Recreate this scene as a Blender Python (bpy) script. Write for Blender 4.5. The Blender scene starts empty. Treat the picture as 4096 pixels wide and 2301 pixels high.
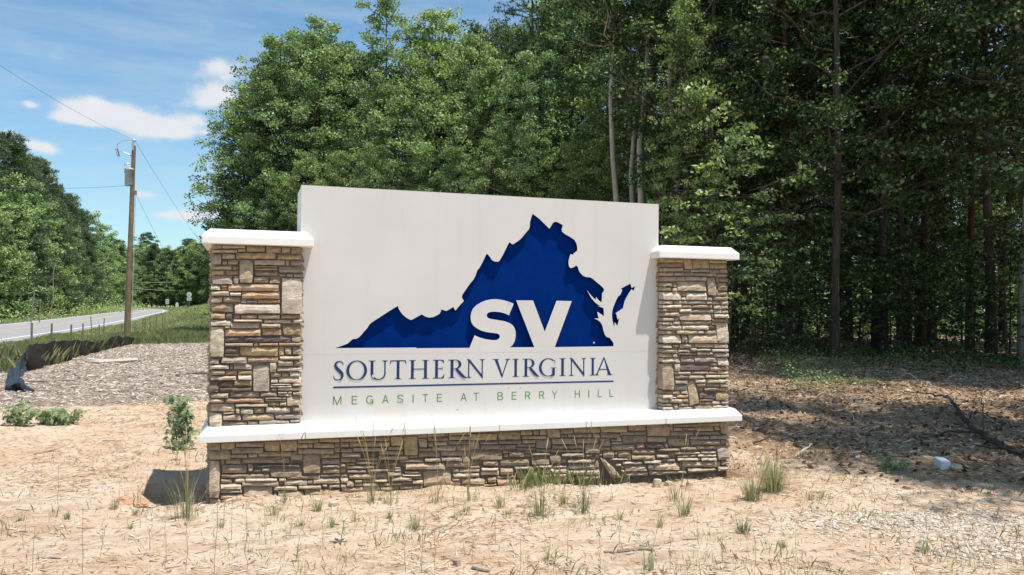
import bpy, math, random
import numpy as np
from mathutils import Matrix, Vector, noise as mnoise
from mathutils.geometry import tessellate_polygon

random.seed(7)
rng = np.random.default_rng(7)
SC = bpy.context.scene
COL = SC.collection
R = math.radians

# ------------------------------------------------------------------ camera
FPX = 3223.4457
CAM = np.array([0.2944, -7.4596, 1.7])
_y, _p, _r = np.radians([18.236, 1.3875, 0.5142])
FW = np.array([np.sin(_y)*np.cos(_p), np.cos(_y)*np.cos(_p), np.sin(_p)])
_rt = np.array([np.cos(_y), -np.sin(_y), 0.0]); _up = np.cross(_rt, FW)
RT = _rt*np.cos(_r) + _up*np.sin(_r); UP = _up*np.cos(_r) - _rt*np.sin(_r)
cd = bpy.data.cameras.new('camera'); cam = bpy.data.objects.new('camera', cd); COL.objects.link(cam)
cd.sensor_width = 36; cd.lens = FPX/4096*36; cd.clip_end = 6000; cd.clip_start = .05
cam.matrix_world = Matrix([[RT[0], UP[0], -FW[0], CAM[0]], [RT[1], UP[1], -FW[1], CAM[1]], [RT[2], UP[2], -FW[2], CAM[2]], [0, 0, 0, 1]])
SC.camera = cam

# survey helpers: sight line through a point of the photograph (4096 x 2301), met with a plane of the place
def ray(u, v): return FW + RT*(u-2048)/FPX - UP*(v-1150.5)/FPX
def on_y(u, v, y):
    d = ray(u, v); return CAM + d*(y-CAM[1])/d[1]
def at_depth(u, D):
    d = ray(u, 1230); p = CAM + d*D; return p[0], p[1]
def azel(u, v):
    d = ray(u, v); d = d/np.linalg.norm(d); return math.atan2(d[0], d[1]), math.asin(d[2])

# ------------------------------------------------------------------ sun, sky
SUNDIR = np.array([.2057, -.2217, .9532]); SUNDIR /= np.linalg.norm(SUNDIR)      # towards the sun
sd = bpy.data.lights.new('sun', 'SUN'); sun = bpy.data.objects.new('sun', sd); COL.objects.link(sun)
sd.energy = 4.95; sd.angle = R(.5); sd.color = (1, .955, .88)
sun.rotation_euler = Vector(SUNDIR).to_track_quat('Z', 'Y').to_euler(); sun.location = (0, 0, 40)
W = bpy.data.worlds.new('World'); SC.world = W; W.use_nodes = True
def build_sky():
    nt = W.node_tree; N = nt.nodes; L = nt.links; N.clear()
    def nd(t, **k):
        n = N.new(t)
        for a, b in k.items(): setattr(n, a, b)
        return n
    def mth(op, a, b=None, c=None, clamp=False):
        n = nd('ShaderNodeMath', operation=op, use_clamp=clamp)
        for i, x in enumerate((a, b, c)):
            if x is None: continue
            if isinstance(x, (int, float)): n.inputs[i].default_value = x
            else: L.new(x, n.inputs[i])
        return n.outputs[0]
    sky = nd('ShaderNodeTexSky', sky_type='NISHITA', sun_disc=False)
    sky.sun_elevation = math.asin(SUNDIR[2]); sky.sun_rotation = math.atan2(SUNDIR[0], SUNDIR[1])
    sky.air_density = 1.0; sky.dust_density = .6; sky.ozone_density = 1.0; sky.altitude = 150
    bg = nd('ShaderNodeBackground'); out = nd('ShaderNodeOutputWorld')
    tc = nd('ShaderNodeTexCoord'); sep = nd('ShaderNodeSeparateXYZ'); L.new(tc.outputs['Generated'], sep.inputs[0])
    az = mth('ARCTAN2', sep.outputs[0], sep.outputs[1]); el = mth('ARCSINE', sep.outputs[2])
    comb = nd('ShaderNodeCombineXYZ'); L.new(az, comb.inputs[0]); L.new(mth('MULTIPLY', el, 1.5), comb.inputs[1])
    def nz(scale, detail, rough, dim='3D', src=None):
        n = nd('ShaderNodeTexNoise', noise_dimensions=dim); n.inputs['Scale'].default_value = scale
        n.inputs['Detail'].default_value = detail; n.inputs['Roughness'].default_value = rough
        L.new(src or comb.outputs[0], n.inputs['Vector']); return n.outputs['Fac']
    n1 = nz(26, 6, .6); n2 = nz(9, 5, .55)
    tot = None
    for u, v, ru, rv, tilt, amp in CLOUDS:
        a0, e0 = azel(u, v); a1, _ = azel(u+ru, v); sx = abs(a1-a0)*1.0; sy = rv/ru*sx*.95
        da = mth('SUBTRACT', az, a0); de = mth('SUBTRACT', el, e0)
        c, s = math.cos(tilt), math.sin(tilt)
        p = mth('ADD', mth('MULTIPLY', da, c/sx), mth('MULTIPLY', de, s/sx))
        q = mth('ADD', mth('MULTIPLY', da, -s/sy), mth('MULTIPLY', de, c/sy))
        r2 = mth('ADD', mth('MULTIPLY', p, p), mth('MULTIPLY', q, q))
        m = mth('MULTIPLY', mth('EXPONENT', mth('MULTIPLY', r2, -1.0)), amp)
        tot = m if tot is None else mth('ADD', tot, m)
    # the same kind of cloud elsewhere in the sky
    gen = mth('MULTIPLY', mth('SUBTRACT', n2, .62), 1.2, clamp=True)
    far = mth('GREATER_THAN', mth('ABSOLUTE', mth('SUBTRACT', az, R(-8))), R(48))
    tot = mth('ADD', tot, mth('MULTIPLY', gen, mth('MULTIPLY', far, 4.0)))
    dens = mth('ADD', tot, mth('MULTIPLY', mth('SUBTRACT', n1, .5), 1.5))
    mr = nd('ShaderNodeMapRange', interpolation_type='SMOOTHSTEP'); L.new(dens, mr.inputs[0])
    mr.inputs[1].default_value = .10; mr.inputs[2].default_value = .9; mr.inputs[3].default_value = 0; mr.inputs[4].default_value = .93
    # thin veil
    st = nd('ShaderNodeMapping'); st.inputs['Scale'].default_value = (1.4, 5.5, 1); st.inputs['Rotation'].default_value = (0, 0, .35); L.new(comb.outputs[0], st.inputs[0])
    veil = mth('MULTIPLY', mth('SUBTRACT', nz(3.2, 7, .62, src=st.outputs[0]), .40), 1.1, clamp=True)
    shade = nd('ShaderNodeMixRGB'); shade.inputs[1].default_value = (5.2, 5.4, 5.8, 1); shade.inputs[2].default_value = (6.3, 6.3, 6.4, 1)
    L.new(n1, shade.inputs[0])
    tint = nd('ShaderNodeMixRGB', blend_type='MULTIPLY'); tint.inputs[0].default_value = 1; L.new(sky.outputs[0], tint.inputs[1]); tint.inputs[2].default_value = SKYTINT
    mv = nd('ShaderNodeMixRGB'); L.new(mth('MULTIPLY', veil, 1.0), mv.inputs[0]); L.new(tint.outputs[0], mv.inputs[1]); mv.inputs[2].default_value = (4.6, 5.3, 5.8, 1)
    mc = nd('ShaderNodeMixRGB'); L.new(mr.outputs[0], mc.inputs[0]); L.new(mv.outputs[0], mc.inputs[1]); L.new(shade.outputs[0], mc.inputs[2])
    L.new(mc.outputs[0], bg.inputs[0]); bg.inputs[1].default_value = .112; L.new(bg.outputs[0], out.inputs[0])
S9 = 4096/2576
CLOUDS = [(u*S9, v*S9, a*S9, b*S9, t, k) for u, v, a, b, t, k in [
    (225, 285, 90, 30, -.10, 1.2), (325, 300, 110, 34, -.16, 1.3), (425, 322, 62, 24, -.1, 1.2), (185, 300, 60, 16, 0, .9), (475, 300, 60, 16, -.15, .6),
    (535, 245, 62, 30, .3, 1.2), (560, 175, 50, 32, 0, .9), (78, 264, 24, 12, 0, .75), (98, 368, 52, 18, -.25, .85), (20, 345, 40, 18, 0, .5),
    (365, 490, 36, 13, -.1, .7), (440, 542, 60, 15, 0, .8), (545, 530, 60, 26, .15, .9), (260, 530, 50, 9, 0, .4), (515, 333, 14, 8, 0, .5)]]
SKYTINT = (.85, 1.09, 1.13, 1)
build_sky()
SC.view_settings.view_transform = 'Standard'; SC.view_settings.look = 'None'
SC.view_settings.exposure = 0.36; SC.view_settings.gamma = 1; SC.view_settings.use_curve_mapping = False
SC.cycles.max_bounces = 6; SC.cycles.diffuse_bounces = 3; SC.cycles.glossy_bounces = 2
SC.cycles.transmission_bounces = 3; SC.cycles.transparent_max_bounces = 4
SC.cycles.sample_clamp_indirect = 6

# ------------------------------------------------------------------ mesh helpers
class Acc:
    """collects faces of any size, then links them as one mesh object"""
    def __init__(s): s.V = []; s.F = []; s.C = []; s.n = 0
    def add(s, V, F, col=None):
        V = np.asarray(V, float).reshape(-1, 3); F = np.asarray(F, int)
        s.V.append(V); s.F.append(F + s.n); s.n += len(V)
        c = np.ones((len(V), 4)); c[:, :3] = (1, 1, 1) if col is None else col
        s.C.append(c)
    def mesh(s, name, mat, smooth=False, color=False):
        me = bpy.data.meshes.new(name)
        V = np.concatenate(s.V); me.vertices.add(len(V)); me.vertices.foreach_set('co', V.ravel())
        idx = np.concatenate([f.ravel() for f in s.F])
        sz = np.concatenate([np.full(len(f), f.shape[1]) for f in s.F])
        st = np.concatenate([[0], np.cumsum(sz)[:-1]])
        me.loops.add(len(idx)); me.loops.foreach_set('vertex_index', idx.astype(np.int32))
        me.polygons.add(len(sz)); me.polygons.foreach_set('loop_start', st.astype(np.int32))
        if color:
            a = me.color_attributes.new('Col', 'FLOAT_COLOR', 'POINT'); a.data.foreach_set('color', np.concatenate(s.C).ravel())
        me.update(calc_edges=True)
        me.polygons.foreach_set('use_smooth', np.full(len(sz), smooth)); me.materials.append(mat)
        return me
    def obj(s, name, mat, parent=None, smooth=False, color=False):
        o = bpy.data.objects.new(name, s.mesh(name, mat, smooth, color)); COL.objects.link(o)
        if parent: o.parent = parent
        return o

def tag(o, label=None, cat=None, group=None, kind=None):
    for k, v in (('label', label), ('category', cat), ('group', group), ('kind', kind)):
        if v: o[k] = v
    return o
def empty(name, loc=(0, 0, 0), rz=0):
    o = bpy.data.objects.new(name, None); COL.objects.link(o); o.location = loc; o.rotation_euler = (0, 0, rz); o.empty_display_size = .1
    return o
def inst(name, me, parent=None):
    o = bpy.data.objects.new(name, me); COL.objects.link(o)
    if parent: o.parent = parent
    return o

BOXF = [(0, 3, 2, 1), (4, 5, 6, 7), (0, 1, 5, 4), (1, 2, 6, 5), (2, 3, 7, 6), (3, 0, 4, 7)]
def box(x0, x1, y0, y1, z0, z1):
    return [(x0, y0, z0), (x1, y0, z0), (x1, y1, z0), (x0, y1, z0), (x0, y0, z1), (x1, y0, z1), (x1, y1, z1), (x0, y1, z1)], BOXF
def tube(P, Rr, n=6, caps=True):
    P = np.asarray(P, float); Rr = np.broadcast_to(np.asarray(Rr, float), (len(P),))
    T = np.gradient(P, axis=0); T /= np.linalg.norm(T, axis=1)[:, None] + 1e-9
    ref = np.array([0, 0, 1.]) if abs(T[0, 2]) < .9 else np.array([1., 0, 0])
    A = np.cross(T, ref); A /= np.linalg.norm(A, axis=1)[:, None] + 1e-9; B = np.cross(T, A)
    a = np.linspace(0, 2*np.pi, n, endpoint=False)
    V = (P[:, None] + Rr[:, None, None]*(np.cos(a)[None, :, None]*A[:, None] + np.sin(a)[None, :, None]*B[:, None])).reshape(-1, 3)
    F = [(i*n+j, i*n+(j+1) % n, (i+1)*n+(j+1) % n, (i+1)*n+j) for i in range(len(P)-1) for j in range(n)]
    return V, F
def addtube(acc, P, Rr, n=6, col=None):
    V, F = tube(P, Rr, n); k = len(P)-1
    acc.add(V, F, col)
    acc.add(V[:n], [tuple(range(n))], col); acc.add(V[k*n:], [tuple(range(n))[::-1]], col)
def lathe(prof, n=16, c=(0, 0)):
    V = [(c[0]+r*math.cos(2*math.pi*j/n), c[1]+r*math.sin(2*math.pi*j/n), z) for r, z in prof for j in range(n)]
    F = [(i*n+j, i*n+(j+1) % n, (i+1)*n+(j+1) % n, (i+1)*n+j) for i in range(len(prof)-1) for j in range(n)]
    return V, F
def ss(a, b, x): t = np.clip((np.asarray(x, float)-a)/(b-a), 0, 1); return t*t*(3-2*t)

# ------------------------------------------------------------------ materials
def material(name, fn):
    m = bpy.data.materials.new(name); m.use_nodes = True; nt = m.node_tree; nt.nodes.clear()
    class G:
        def n(s, t, **k):
            x = nt.nodes.new(t)
            for a, b in k.items(): setattr(x, a, b)
            return x
        def l(s, a, b): nt.links.new(a, b)
        def noise(s, scale, detail=4, rough=.55, src=None, dist=0):
            x = s.n('ShaderNodeTexNoise'); x.inputs['Scale'].default_value = scale; x.inputs['Detail'].default_value = detail
            x.inputs['Roughness'].default_value = rough; x.inputs['Distortion'].default_value = dist
            if src is not None: s.l(src, x.inputs['Vector'])
            return x.outputs['Fac']
        def ramp(s, fac, stops):
            x = s.n('ShaderNodeValToRGB'); s.l(fac, x.inputs[0]); e = x.color_ramp.elements
            while len(e) > 1: e.remove(e[-1])
            e[0].position = stops[0][0]; e[0].color = (*stops[0][1], 1)
            for p, c in stops[1:]: q = e.new(p); q.color = (*c, 1)
            return x.outputs[0]
        def mix(s, fac, a, b, mode='MIX'):
            x = s.n('ShaderNodeMixRGB', blend_type=mode)
            for i, v in enumerate((fac, a, b)):
                if isinstance(v, (int, float)): x.inputs[i].default_value = v
                elif isinstance(v, tuple): x.inputs[i].default_value = (*v, 1)
                else: s.l(v, x.inputs[i])
            return x.outputs[0]
        def math(s, op, a, b, clamp=False):
            x = s.n('ShaderNodeMath', operation=op, use_clamp=clamp)
            for i, v in enumerate((a, b)):
                if isinstance(v, (int, float)): x.inputs[i].default_value = v
                else: s.l(v, x.inputs[i])
            return x.outputs[0]
        def geo(s): return s.n('ShaderNodeNewGeometry')
        def obj(s): return s.n('ShaderNodeTexCoord').outputs['Object']
        def pos(s): return s.n('ShaderNodeNewGeometry').outputs['Position']
        def bump(s, h, strength=.5, dist=.01):
            x = s.n('ShaderNodeBump'); x.inputs['Strength'].default_value = strength; x.inputs['Distance'].default_value = dist; s.l(h, x.inputs['Height']); return x.outputs[0]
        def bsdf(s, col, rough=.8, bump=None, metal=0, spec=.3):
            b = s.n('ShaderNodeBsdfPrincipled')
            if isinstance(col, tuple): b.inputs['Base Color'].default_value = (*col, 1)
            else: s.l(col, b.inputs['Base Color'])
            if isinstance(rough, (int, float)): b.inputs['Roughness'].default_value = rough
            else: s.l(rough, b.inputs['Roughness'])
            b.inputs['Metallic'].default_value = metal; b.inputs['Specular IOR Level'].default_value = spec
            if bump is not None: s.l(bump, b.inputs['Normal'])
            return b
        def out(s, sh):
            o = s.n('ShaderNodeOutputMaterial'); s.l(sh.outputs[0], o.inputs[0])
    fn(G()); return m

def plain(name, col, rough=.7, var=.12, scale=8, metal=0, spec=.3, bump=.15):
    def f(g):
        P = g.obj(); n = g.noise(scale, 5, .6, P)
        dk = tuple(c*(1-var) for c in col); lt = tuple(min(1, c*(1+var)) for c in col)
        c = g.ramp(n, [(.3, dk), (.7, lt)])
        g.out(g.bsdf(c, rough, g.bump(g.noise(scale*12, 4, .6, P), bump, .004), metal, spec))
    return material(name, f)

def f_white(g):
    P = g.pos()
    n = g.noise(1.3, 6, .6, P); n2 = g.noise(14, 4, .6, P)
    c = g.ramp(n, [(.3, (.60, .58, .555)), (.7, (.64, .62, .595))])
    c = g.mix(g.math('MULTIPLY', g.math('SUBTRACT', n2, .62, True), .5), c, (.50, .45, .38))
    z = g.n('ShaderNodeSeparateXYZ'); g.l(P, z.inputs[0]); mp_ = g.n('ShaderNodeMapping'); mp_.inputs['Scale'].default_value = (9, 9, .5); g.l(P, mp_.inputs[0])
    low = g.math('MULTIPLY', g.math('SUBTRACT', 1.15, z.outputs[2], True), g.math('MULTIPLY', g.math('SUBTRACT', g.noise(3, 6, .7, P), .42, True), 1.6))
    c = g.mix(low, c, (.50, .39, .27))
    c = g.mix(g.math('MULTIPLY', g.math('SUBTRACT', g.noise(1.5, 5, .6, mp_.outputs[0]), .55, True), .8), c, (.47, .44, .40))
    g.out(g.bsdf(c, .55, g.bump(g.noise(260, 3, .6, P), .12, .002), spec=.25))
M_white = material('painted_stucco', f_white)
def f_cast(g):
    P = g.pos()
    n = g.noise(2.5, 6, .65, P); c = g.ramp(n, [(.3, (.76, .745, .71)), (.7, (.84, .83, .80))])
    st = g.math('SUBTRACT', g.noise(7, 7, .75, P), .60, True); c = g.mix(g.math('MULTIPLY', st, 2.2, True), c, (.42, .34, .25))
    g.out(g.bsdf(c, .75, g.bump(g.noise(180, 4, .6, P), .2, .003), spec=.2))
M_cast = material('cast_stone', f_cast)
M_blue = plain('blue_vinyl', (.0004, .021, .150), .7, .14, 6, spec=.02, bump=.05)
M_navy = plain('navy_vinyl', (.012, .035, .13), .5, .1, 20, bump=.03)
M_green = plain('green_vinyl', (.07, .24, .035), .5, .1, 20, bump=.03)
M_chip = plain('bare_white', (.62, .66, .72), .6)
M_seam = plain('seam_filler', (.40, .34, .28), .8)
M_seam2 = plain('panel_joint', (.56, .52, .47), .8)
M_dent = plain('dent_dark', (.22, .16, .11), .8)
M_mortar = plain('mortar', (.15, .125, .10), .95, .3, 20)
def f_stone(g):
    at = g.n('ShaderNodeAttribute', attribute_name='Col'); P = g.pos()
    n = g.noise(22, 6, .65, P); n2 = g.noise(5, 4, .6, P); n3 = g.noise(70, 5, .7, P)
    c = g.mix(1.0, at.outputs[0], g.ramp(n, [(.28, (.62, .60, .60)), (.5, (1, 1, 1)), (.75, (1.3, 1.27, 1.22))]), 'MULTIPLY')
    c = g.mix(g.math('MULTIPLY', g.math('SUBTRACT', n2, .56, True), 1.6, True), c, (.40, .22, .11))
    c = g.mix(g.math('MULTIPLY', g.math('SUBTRACT', n3, .60, True), 1.6, True), c, (.10, .08, .075))
    z = g.n('ShaderNodeSeparateXYZ'); g.l(P, z.inputs[0])
    c = g.mix(g.math('MULTIPLY', g.math('SUBTRACT', .20, z.outputs[2], True), g.math('MULTIPLY', g.noise(7, 5, .7, P), 6.5), True), c, (.50, .34, .21))
    m = g.n('ShaderNodeMapping'); m.inputs['Scale'].default_value = (1, 1, 3.2); g.l(P, m.inputs[0])
    h = g.math('ADD', g.noise(18, 7, .7, m.outputs[0], .6), g.math('MULTIPLY', n3, .35))
    g.out(g.bsdf(c, .88, g.bump(h, .9, .028), spec=.18))
M_stone = material('ledge_stone', f_stone)

def f_ground(g):
    P = g.pos(); at = g.n('ShaderNodeAttribute', attribute_name='Col'); sp = g.n('ShaderNodeSeparateColor'); g.l(at.outputs[0], sp.inputs[0])
    big = g.noise(.45, 5, .6, P); mid = g.noise(2.6, 6, .65, P); fine = g.noise(24, 6, .7, P, .4); grit = g.noise(130, 4, .7, P)
    st = g.n('ShaderNodeMapping'); st.inputs['Scale'].default_value = (1, 3.2, 1); st.inputs['Rotation'].default_value = (0, 0, -.3); g.l(P, st.inputs[0])
    streak = g.noise(1.6, 7, .7, st.outputs[0], .5)
    c = g.ramp(big, [(.32, (.62, .42, .27)), (.5, (.72, .545, .40)), (.68, (.76, .62, .49))])
    c = g.mix(g.math('MULTIPLY', g.math('SUBTRACT', streak, .47, True), 4.5, True), c, (.47, .32, .205))
    c = g.mix(g.math('MULTIPLY', g.math('SUBTRACT', mid, .54, True), 3.5, True), c, (.76, .66, .56))
    c = g.mix(g.math('MULTIPLY', g.math('SUBTRACT', fine, .57, True), 2.8, True), c, (.36, .24, .15))
    c = g.mix(g.math('MULTIPLY', g.math('SUBTRACT', grit, .61, True), 2.6, True), c, (.32, .22, .14))
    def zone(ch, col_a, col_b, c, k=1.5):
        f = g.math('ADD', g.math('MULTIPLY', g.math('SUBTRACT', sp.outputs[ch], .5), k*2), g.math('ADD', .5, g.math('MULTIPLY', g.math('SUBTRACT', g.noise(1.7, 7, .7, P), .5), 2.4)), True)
        z = g.ramp(fine, [(.32, col_a), (.68, col_b)])
        z = g.mix(g.math('MULTIPLY', g.math('SUBTRACT', grit, .5, True), 3, True), z, tuple(x*.45 for x in col_a))
        return g.mix(f, c, z)
    c = zone(0, (.22, .165, .13), (.46, .36, .28), c)
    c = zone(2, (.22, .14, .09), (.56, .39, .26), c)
    c = zone(1, (.15, .165, .075), (.36, .34, .18), c, 2.5)
    h = g.math('ADD', g.math('MULTIPLY', mid, .8), g.math('ADD', g.math('MULTIPLY', fine, .7), g.math('MULTIPLY', grit, .25)))
    g.out(g.bsdf(c, .95, g.bump(h, 1.0, .055), spec=.06))
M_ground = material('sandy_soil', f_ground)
def f_leaf(pal, tr=.38, rough=.5):
    def f(g):
        ge = g.geo(); oi = g.n('ShaderNodeObjectInfo')
        c = g.ramp(ge.outputs['Random Per Island'], pal)
        v = g.ramp(g.noise(.55, 3, .6, ge.outputs['Position']), [(.3, (.66, .72, .76)), (.7, (1.22, 1.2, 1.12))])
        c = g.mix(1.0, c, v, 'MULTIPLY')
        c = g.mix(1.0, c, g.ramp(oi.outputs['Random'], [(0, (.82, .9, .95)), (.5, (1, 1, 1)), (1, (1.12, 1.10, .95))]), 'MULTIPLY')
        b = g.bsdf(c, rough, spec=.35); t = g.n('ShaderNodeBsdfTranslucent'); g.l(g.mix(1.0, c, (1.15, 1.25, .7), 'MULTIPLY'), t.inputs[0])
        m = g.n('ShaderNodeMixShader'); m.inputs[0].default_value = tr; g.l(b.outputs[0], m.inputs[1]); g.l(t.outputs[0], m.inputs[2]); g.out(m)
    return f
M_leaf = material('shade_toned_leaf', f_leaf([(0, (.018, .045, .024)), (.5, (.045, .095, .040)), (.78, (.12, .19, .075)), (1, (.38, .46, .23))]))  # darkened to put the wood's shade into the colour; top tones paint sunlit sprays
M_leafe = material('sun_toned_leaf', f_leaf([(0, (.085, .14, .065)), (.45, (.215, .295, .13)), (.8, (.37, .44, .21)), (1, (.56, .62, .39))], .45))  # brighter, yellower leaf copy: sunlight on the outer crowns put into the colour
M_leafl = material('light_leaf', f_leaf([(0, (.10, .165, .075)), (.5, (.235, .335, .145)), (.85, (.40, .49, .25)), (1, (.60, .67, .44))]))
M_needle = material('pine_needle', f_leaf([(0, (.05, .09, .05)), (.6, (.11, .16, .08)), (1, (.21, .26, .14))], .2, .55))
M_weed = material('weed_leaf', f_leaf([(0, (.13, .18, .085)), (.5, (.23, .29, .14)), (1, (.35, .41, .23))], .3))
M_grass = material('grass_blade', f_leaf([(0, (.14, .18, .075)), (.5, (.27, .31, .14)), (.85, (.42, .42, .23)), (1, (.60, .52, .34))], .3))
M_tuft = material('pale_grass', f_leaf([(0, (.15, .19, .10)), (.5, (.27, .30, .17)), (.8, (.42, .40, .25)), (1, (.60, .50, .34))], .3))
M_dry = material('dry_stem', f_leaf([(0, (.30, .22, .11)), (1, (.52, .40, .22))], .2))
def f_bark(a, b):
    def f(g):
        P = g.obj(); m = g.n('ShaderNodeMapping'); m.inputs['Scale'].default_value = (9, 9, 1.6); g.l(P, m.inputs[0])
        n = g.noise(1.6, 7, .7, m.outputs[0], .5); c = g.ramp(n, [(.3, a), (.7, b)])
        c = g.mix(g.math('MULTIPLY', g.math('SUBTRACT', g.noise(.7, 4, .6, P), .52, True), 3, True), c, tuple(x*1.5 for x in b))
        g.out(g.bsdf(c, .9, g.bump(n, .8, .03), spec=.1))
    return f
M_bark = material('dark_bark', f_bark((.04, .032, .026), (.115, .095, .078)))
M_barkp = material('pale_bark', f_bark((.22, .20, .17), (.50, .46, .40)))
M_barkr = material('pine_bark', f_bark((.05, .03, .022), (.17, .10, .07)))
M_dead = material('dead_wood', f_bark((.13, .10, .08), (.36, .30, .25)))
M_bleach = material('bleached_wood', f_bark((.42, .38, .33), (.72, .68, .62)))
M_pole = material('pole_wood', f_bark((.14, .095, .06), (.31, .23, .155)))
def f_chip(pal):
    def f(g):
        ge = g.geo(); g.out(g.bsdf(g.ramp(ge.outputs['Random Per Island'], pal), .9, spec=.1))
    return f
M_chips = material('wood_chip', f_chip([(0, (.13, .10, .08)), (.3, (.30, .245, .20)), (.7, (.50, .43, .37)), (.93, (.68, .61, .54)), (1, (.82, .78, .72))]))
M_straw = material('straw_litter', f_chip([(0, (.16, .10, .055)), (.4, (.38, .25, .15)), (.8, (.58, .44, .30)), (1, (.75, .65, .52))]))
M_brown = material('dead_leaf', f_chip([(0, (.09, .05, .03)), (.5, (.24, .14, .08)), (1, (.46, .32, .21))]))
M_gravel = material('gravel_stone', f_chip([(0, (.26, .215, .175)), (.5, (.46, .40, .33)), (1, (.70, .63, .54))]))
M_asphalt = plain('asphalt', (.27, .265, .265), .9, .1, .6, bump=.3)
M_paintw = plain('road_paint_white', (.75, .75, .73), .7, .12, 2)
M_painty = plain('road_paint_yellow', (.62, .42, .10), .7, .15, 2)
M_metal = plain('galvanised', (.42, .45, .47), .45, .1, 8, metal=.3)
M_can = plain('grey_enamel', (.36, .40, .43), .4, .1, 6)
M_porc = plain('porcelain_white', (.70, .70, .70), .3)
M_rust = plain('fuse_red', (.28, .08, .06), .6)
M_black = plain('wire_black', (.03, .03, .035), .6)
M_cable = plain('conductor_grey', (.10, .13, .15), .5)
M_cable2 = plain('conductor_pale', (.45, .46, .44), .5)
M_fabric = plain('silt_fabric', (.028, .026, .024), .8, .3, 4, bump=.5)
M_fabricb = plain('loose_fabric', (.028, .036, .055), .6, .3, 4, bump=.5)
M_stake = plain('stake_wood', (.20, .16, .12), .9, .25, 10)
M_clay = plain('red_clay', (.50, .29, .17), .95, .25, 12, bump=.8)
M_rubble = plain('rubble_stone', (.50, .41, .30), .9, .25, 14, bump=.8)
M_block = plain('white_block', (.62, .64, .66), .8, .12, 20, bump=.6)
M_sign = plain('sign_white', (.72, .73, .72), .5)
M_signg = plain('sign_green', (.02, .14, .08), .5)
def f_water(g):
    P = g.pos(); g.out(g.bsdf((.16, .10, .035), .12, g.bump(g.noise(9, 3, .5, P), .08, .01), spec=.5))
M_water = material('muddy_water', f_water)
M_pipe = plain('pale_pipe', (.42, .42, .44), .6)

# ------------------------------------------------------------------ the lie of the land
SW = 5.2071           # length of the sign's base
def vn(x, y, s, seed):
    """value noise on arrays"""
    X = np.asarray(x)*s + seed*17.3; Y = np.asarray(y)*s - seed*9.1
    xi = np.floor(X).astype(np.int64); yi = np.floor(Y).astype(np.int64); fx = X-xi; fy = Y-yi
    fx = fx*fx*(3-2*fx); fy = fy*fy*(3-2*fy)
    def h(a, b):
        k = (a*374761393 + b*668265263 + seed*69069) & 0xffffffff
        k = ((k ^ (k >> 13))*1274126177) & 0xffffffff
        return ((k ^ (k >> 16)) & 0xffff)/65535.
    return (h(xi, yi)*(1-fx)+h(xi+1, yi)*fx)*(1-fy) + (h(xi, yi+1)*(1-fx)+h(xi+1, yi+1)*fx)*fy
def terrain(x, y):
    x = np.asarray(x, float); y = np.asarray(y, float)
    d = np.hypot(x-2, y+3)
    z = .55*ss(70, 220, y)*ss(-90, -40, x) + 1.15*ss(60, 170, y)*ss(-13.5, -7, x) + .25*ss(6, 14, x)*ss(4, 14, y)
    z += (vn(x, y, .6, 1)-.5)*.10*ss(.5, 6, d) + (vn(x, y, 2.1, 2)-.5)*.055 + (vn(x, y, 6.5, 3)-.5)*.030*(d < 30) + (vn(x, y, 15, 4)-.5)*.017*(d < 14)
    z *= 1-.85*(ss(-19.5, -17.8, x)*(1-ss(-9.6, -8.6, x)))*(y < 60)*.9
    # spoil heap right of the sign
    z += .16*np.exp(-(((x-6.6)/.9)**2+((y-2.2)/.7)**2)) + .10*np.exp(-(((x-7.9)/1.2)**2+((y-2.8)/.6)**2))
    # washed-out trench under the right half of the base, and the pit left of it
    wob = (vn(x, y, 4, 9)-.5)*.16
    z -= .24*ss(3.05, 3.5, x)*(1-ss(5.30, 5.55, x))*ss(-.36, -.12, y+wob)*(1-ss(.7, 1, y))
    z -= .26*ss(-.62, -.42, x+wob)*(1-ss(.1, .2, x))*ss(-.12, .1, y+wob)*(1-ss(.75, 1.0, y))
    z += .05*np.exp(-(((x+.62)/.14)**2+((y-.0)/.12)**2))
    return z
def gz(x, y): return float(terrain(x, y))
def ground_at(u, v):
    """where the sight line through (u, v) meets the land"""
    d = ray(u, v); t = 1.0; prev = t
    while t < 900:
        p = CAM + d*t
        if p[2] < gz(p[0], p[1]):
            lo, hi = prev, t
            for _ in range(24):
                m = (lo+hi)/2; p = CAM + d*m
                if p[2] < gz(p[0], p[1]): hi = m
                else: lo = m
            p = CAM + d*hi; return np.array([p[0], p[1], gz(p[0], p[1])])
        prev = t; t *= 1.012
    p = CAM + d*300; return np.array([p[0], p[1], 0.])
def depth(p): return float((np.asarray(p)-CAM) @ FW)

def edge_x(y):        # forest edge: x at which the wood begins for a given y
    return np.interp(y, [-30, -4, 3, 9, 12.5, 16, 22, 30, 37, 44, 70, 130], [8.5, 10.5, 13.5, 17, 16.5, 13.8, 9.5, 4.5, .5, -1.5, -3, -2])
def zones(x, y):
    x = np.asarray(x, float); y = np.asarray(y, float)
    m = ss(-9, -7.5, x+.25*(y-9)*.3)*(1-ss(1.5, 3, x))*ss(6.8, 8.8, y-.12*x)*(1-ss(29, 31.5, y))
    gr = np.maximum(ss(28, 31, y)*(x < 40), (1-ss(-8.2, -6.6, x+.06*y))*ss(8, 12, y))
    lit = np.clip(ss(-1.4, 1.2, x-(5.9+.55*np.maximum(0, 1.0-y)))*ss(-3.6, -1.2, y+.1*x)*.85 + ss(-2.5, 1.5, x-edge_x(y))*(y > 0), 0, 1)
    gr = np.maximum(gr, 1.*(y > 31))*(1-ss(-1, 2, x-edge_x(y)))
    return np.clip(m, 0, 1), np.clip(gr, 0, 1), lit
def axis(parts):
    out = []
    for a, b, n in parts: out += list(np.linspace(a, b, n, endpoint=False))
    return np.array(out + [parts[-1][1]])
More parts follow.
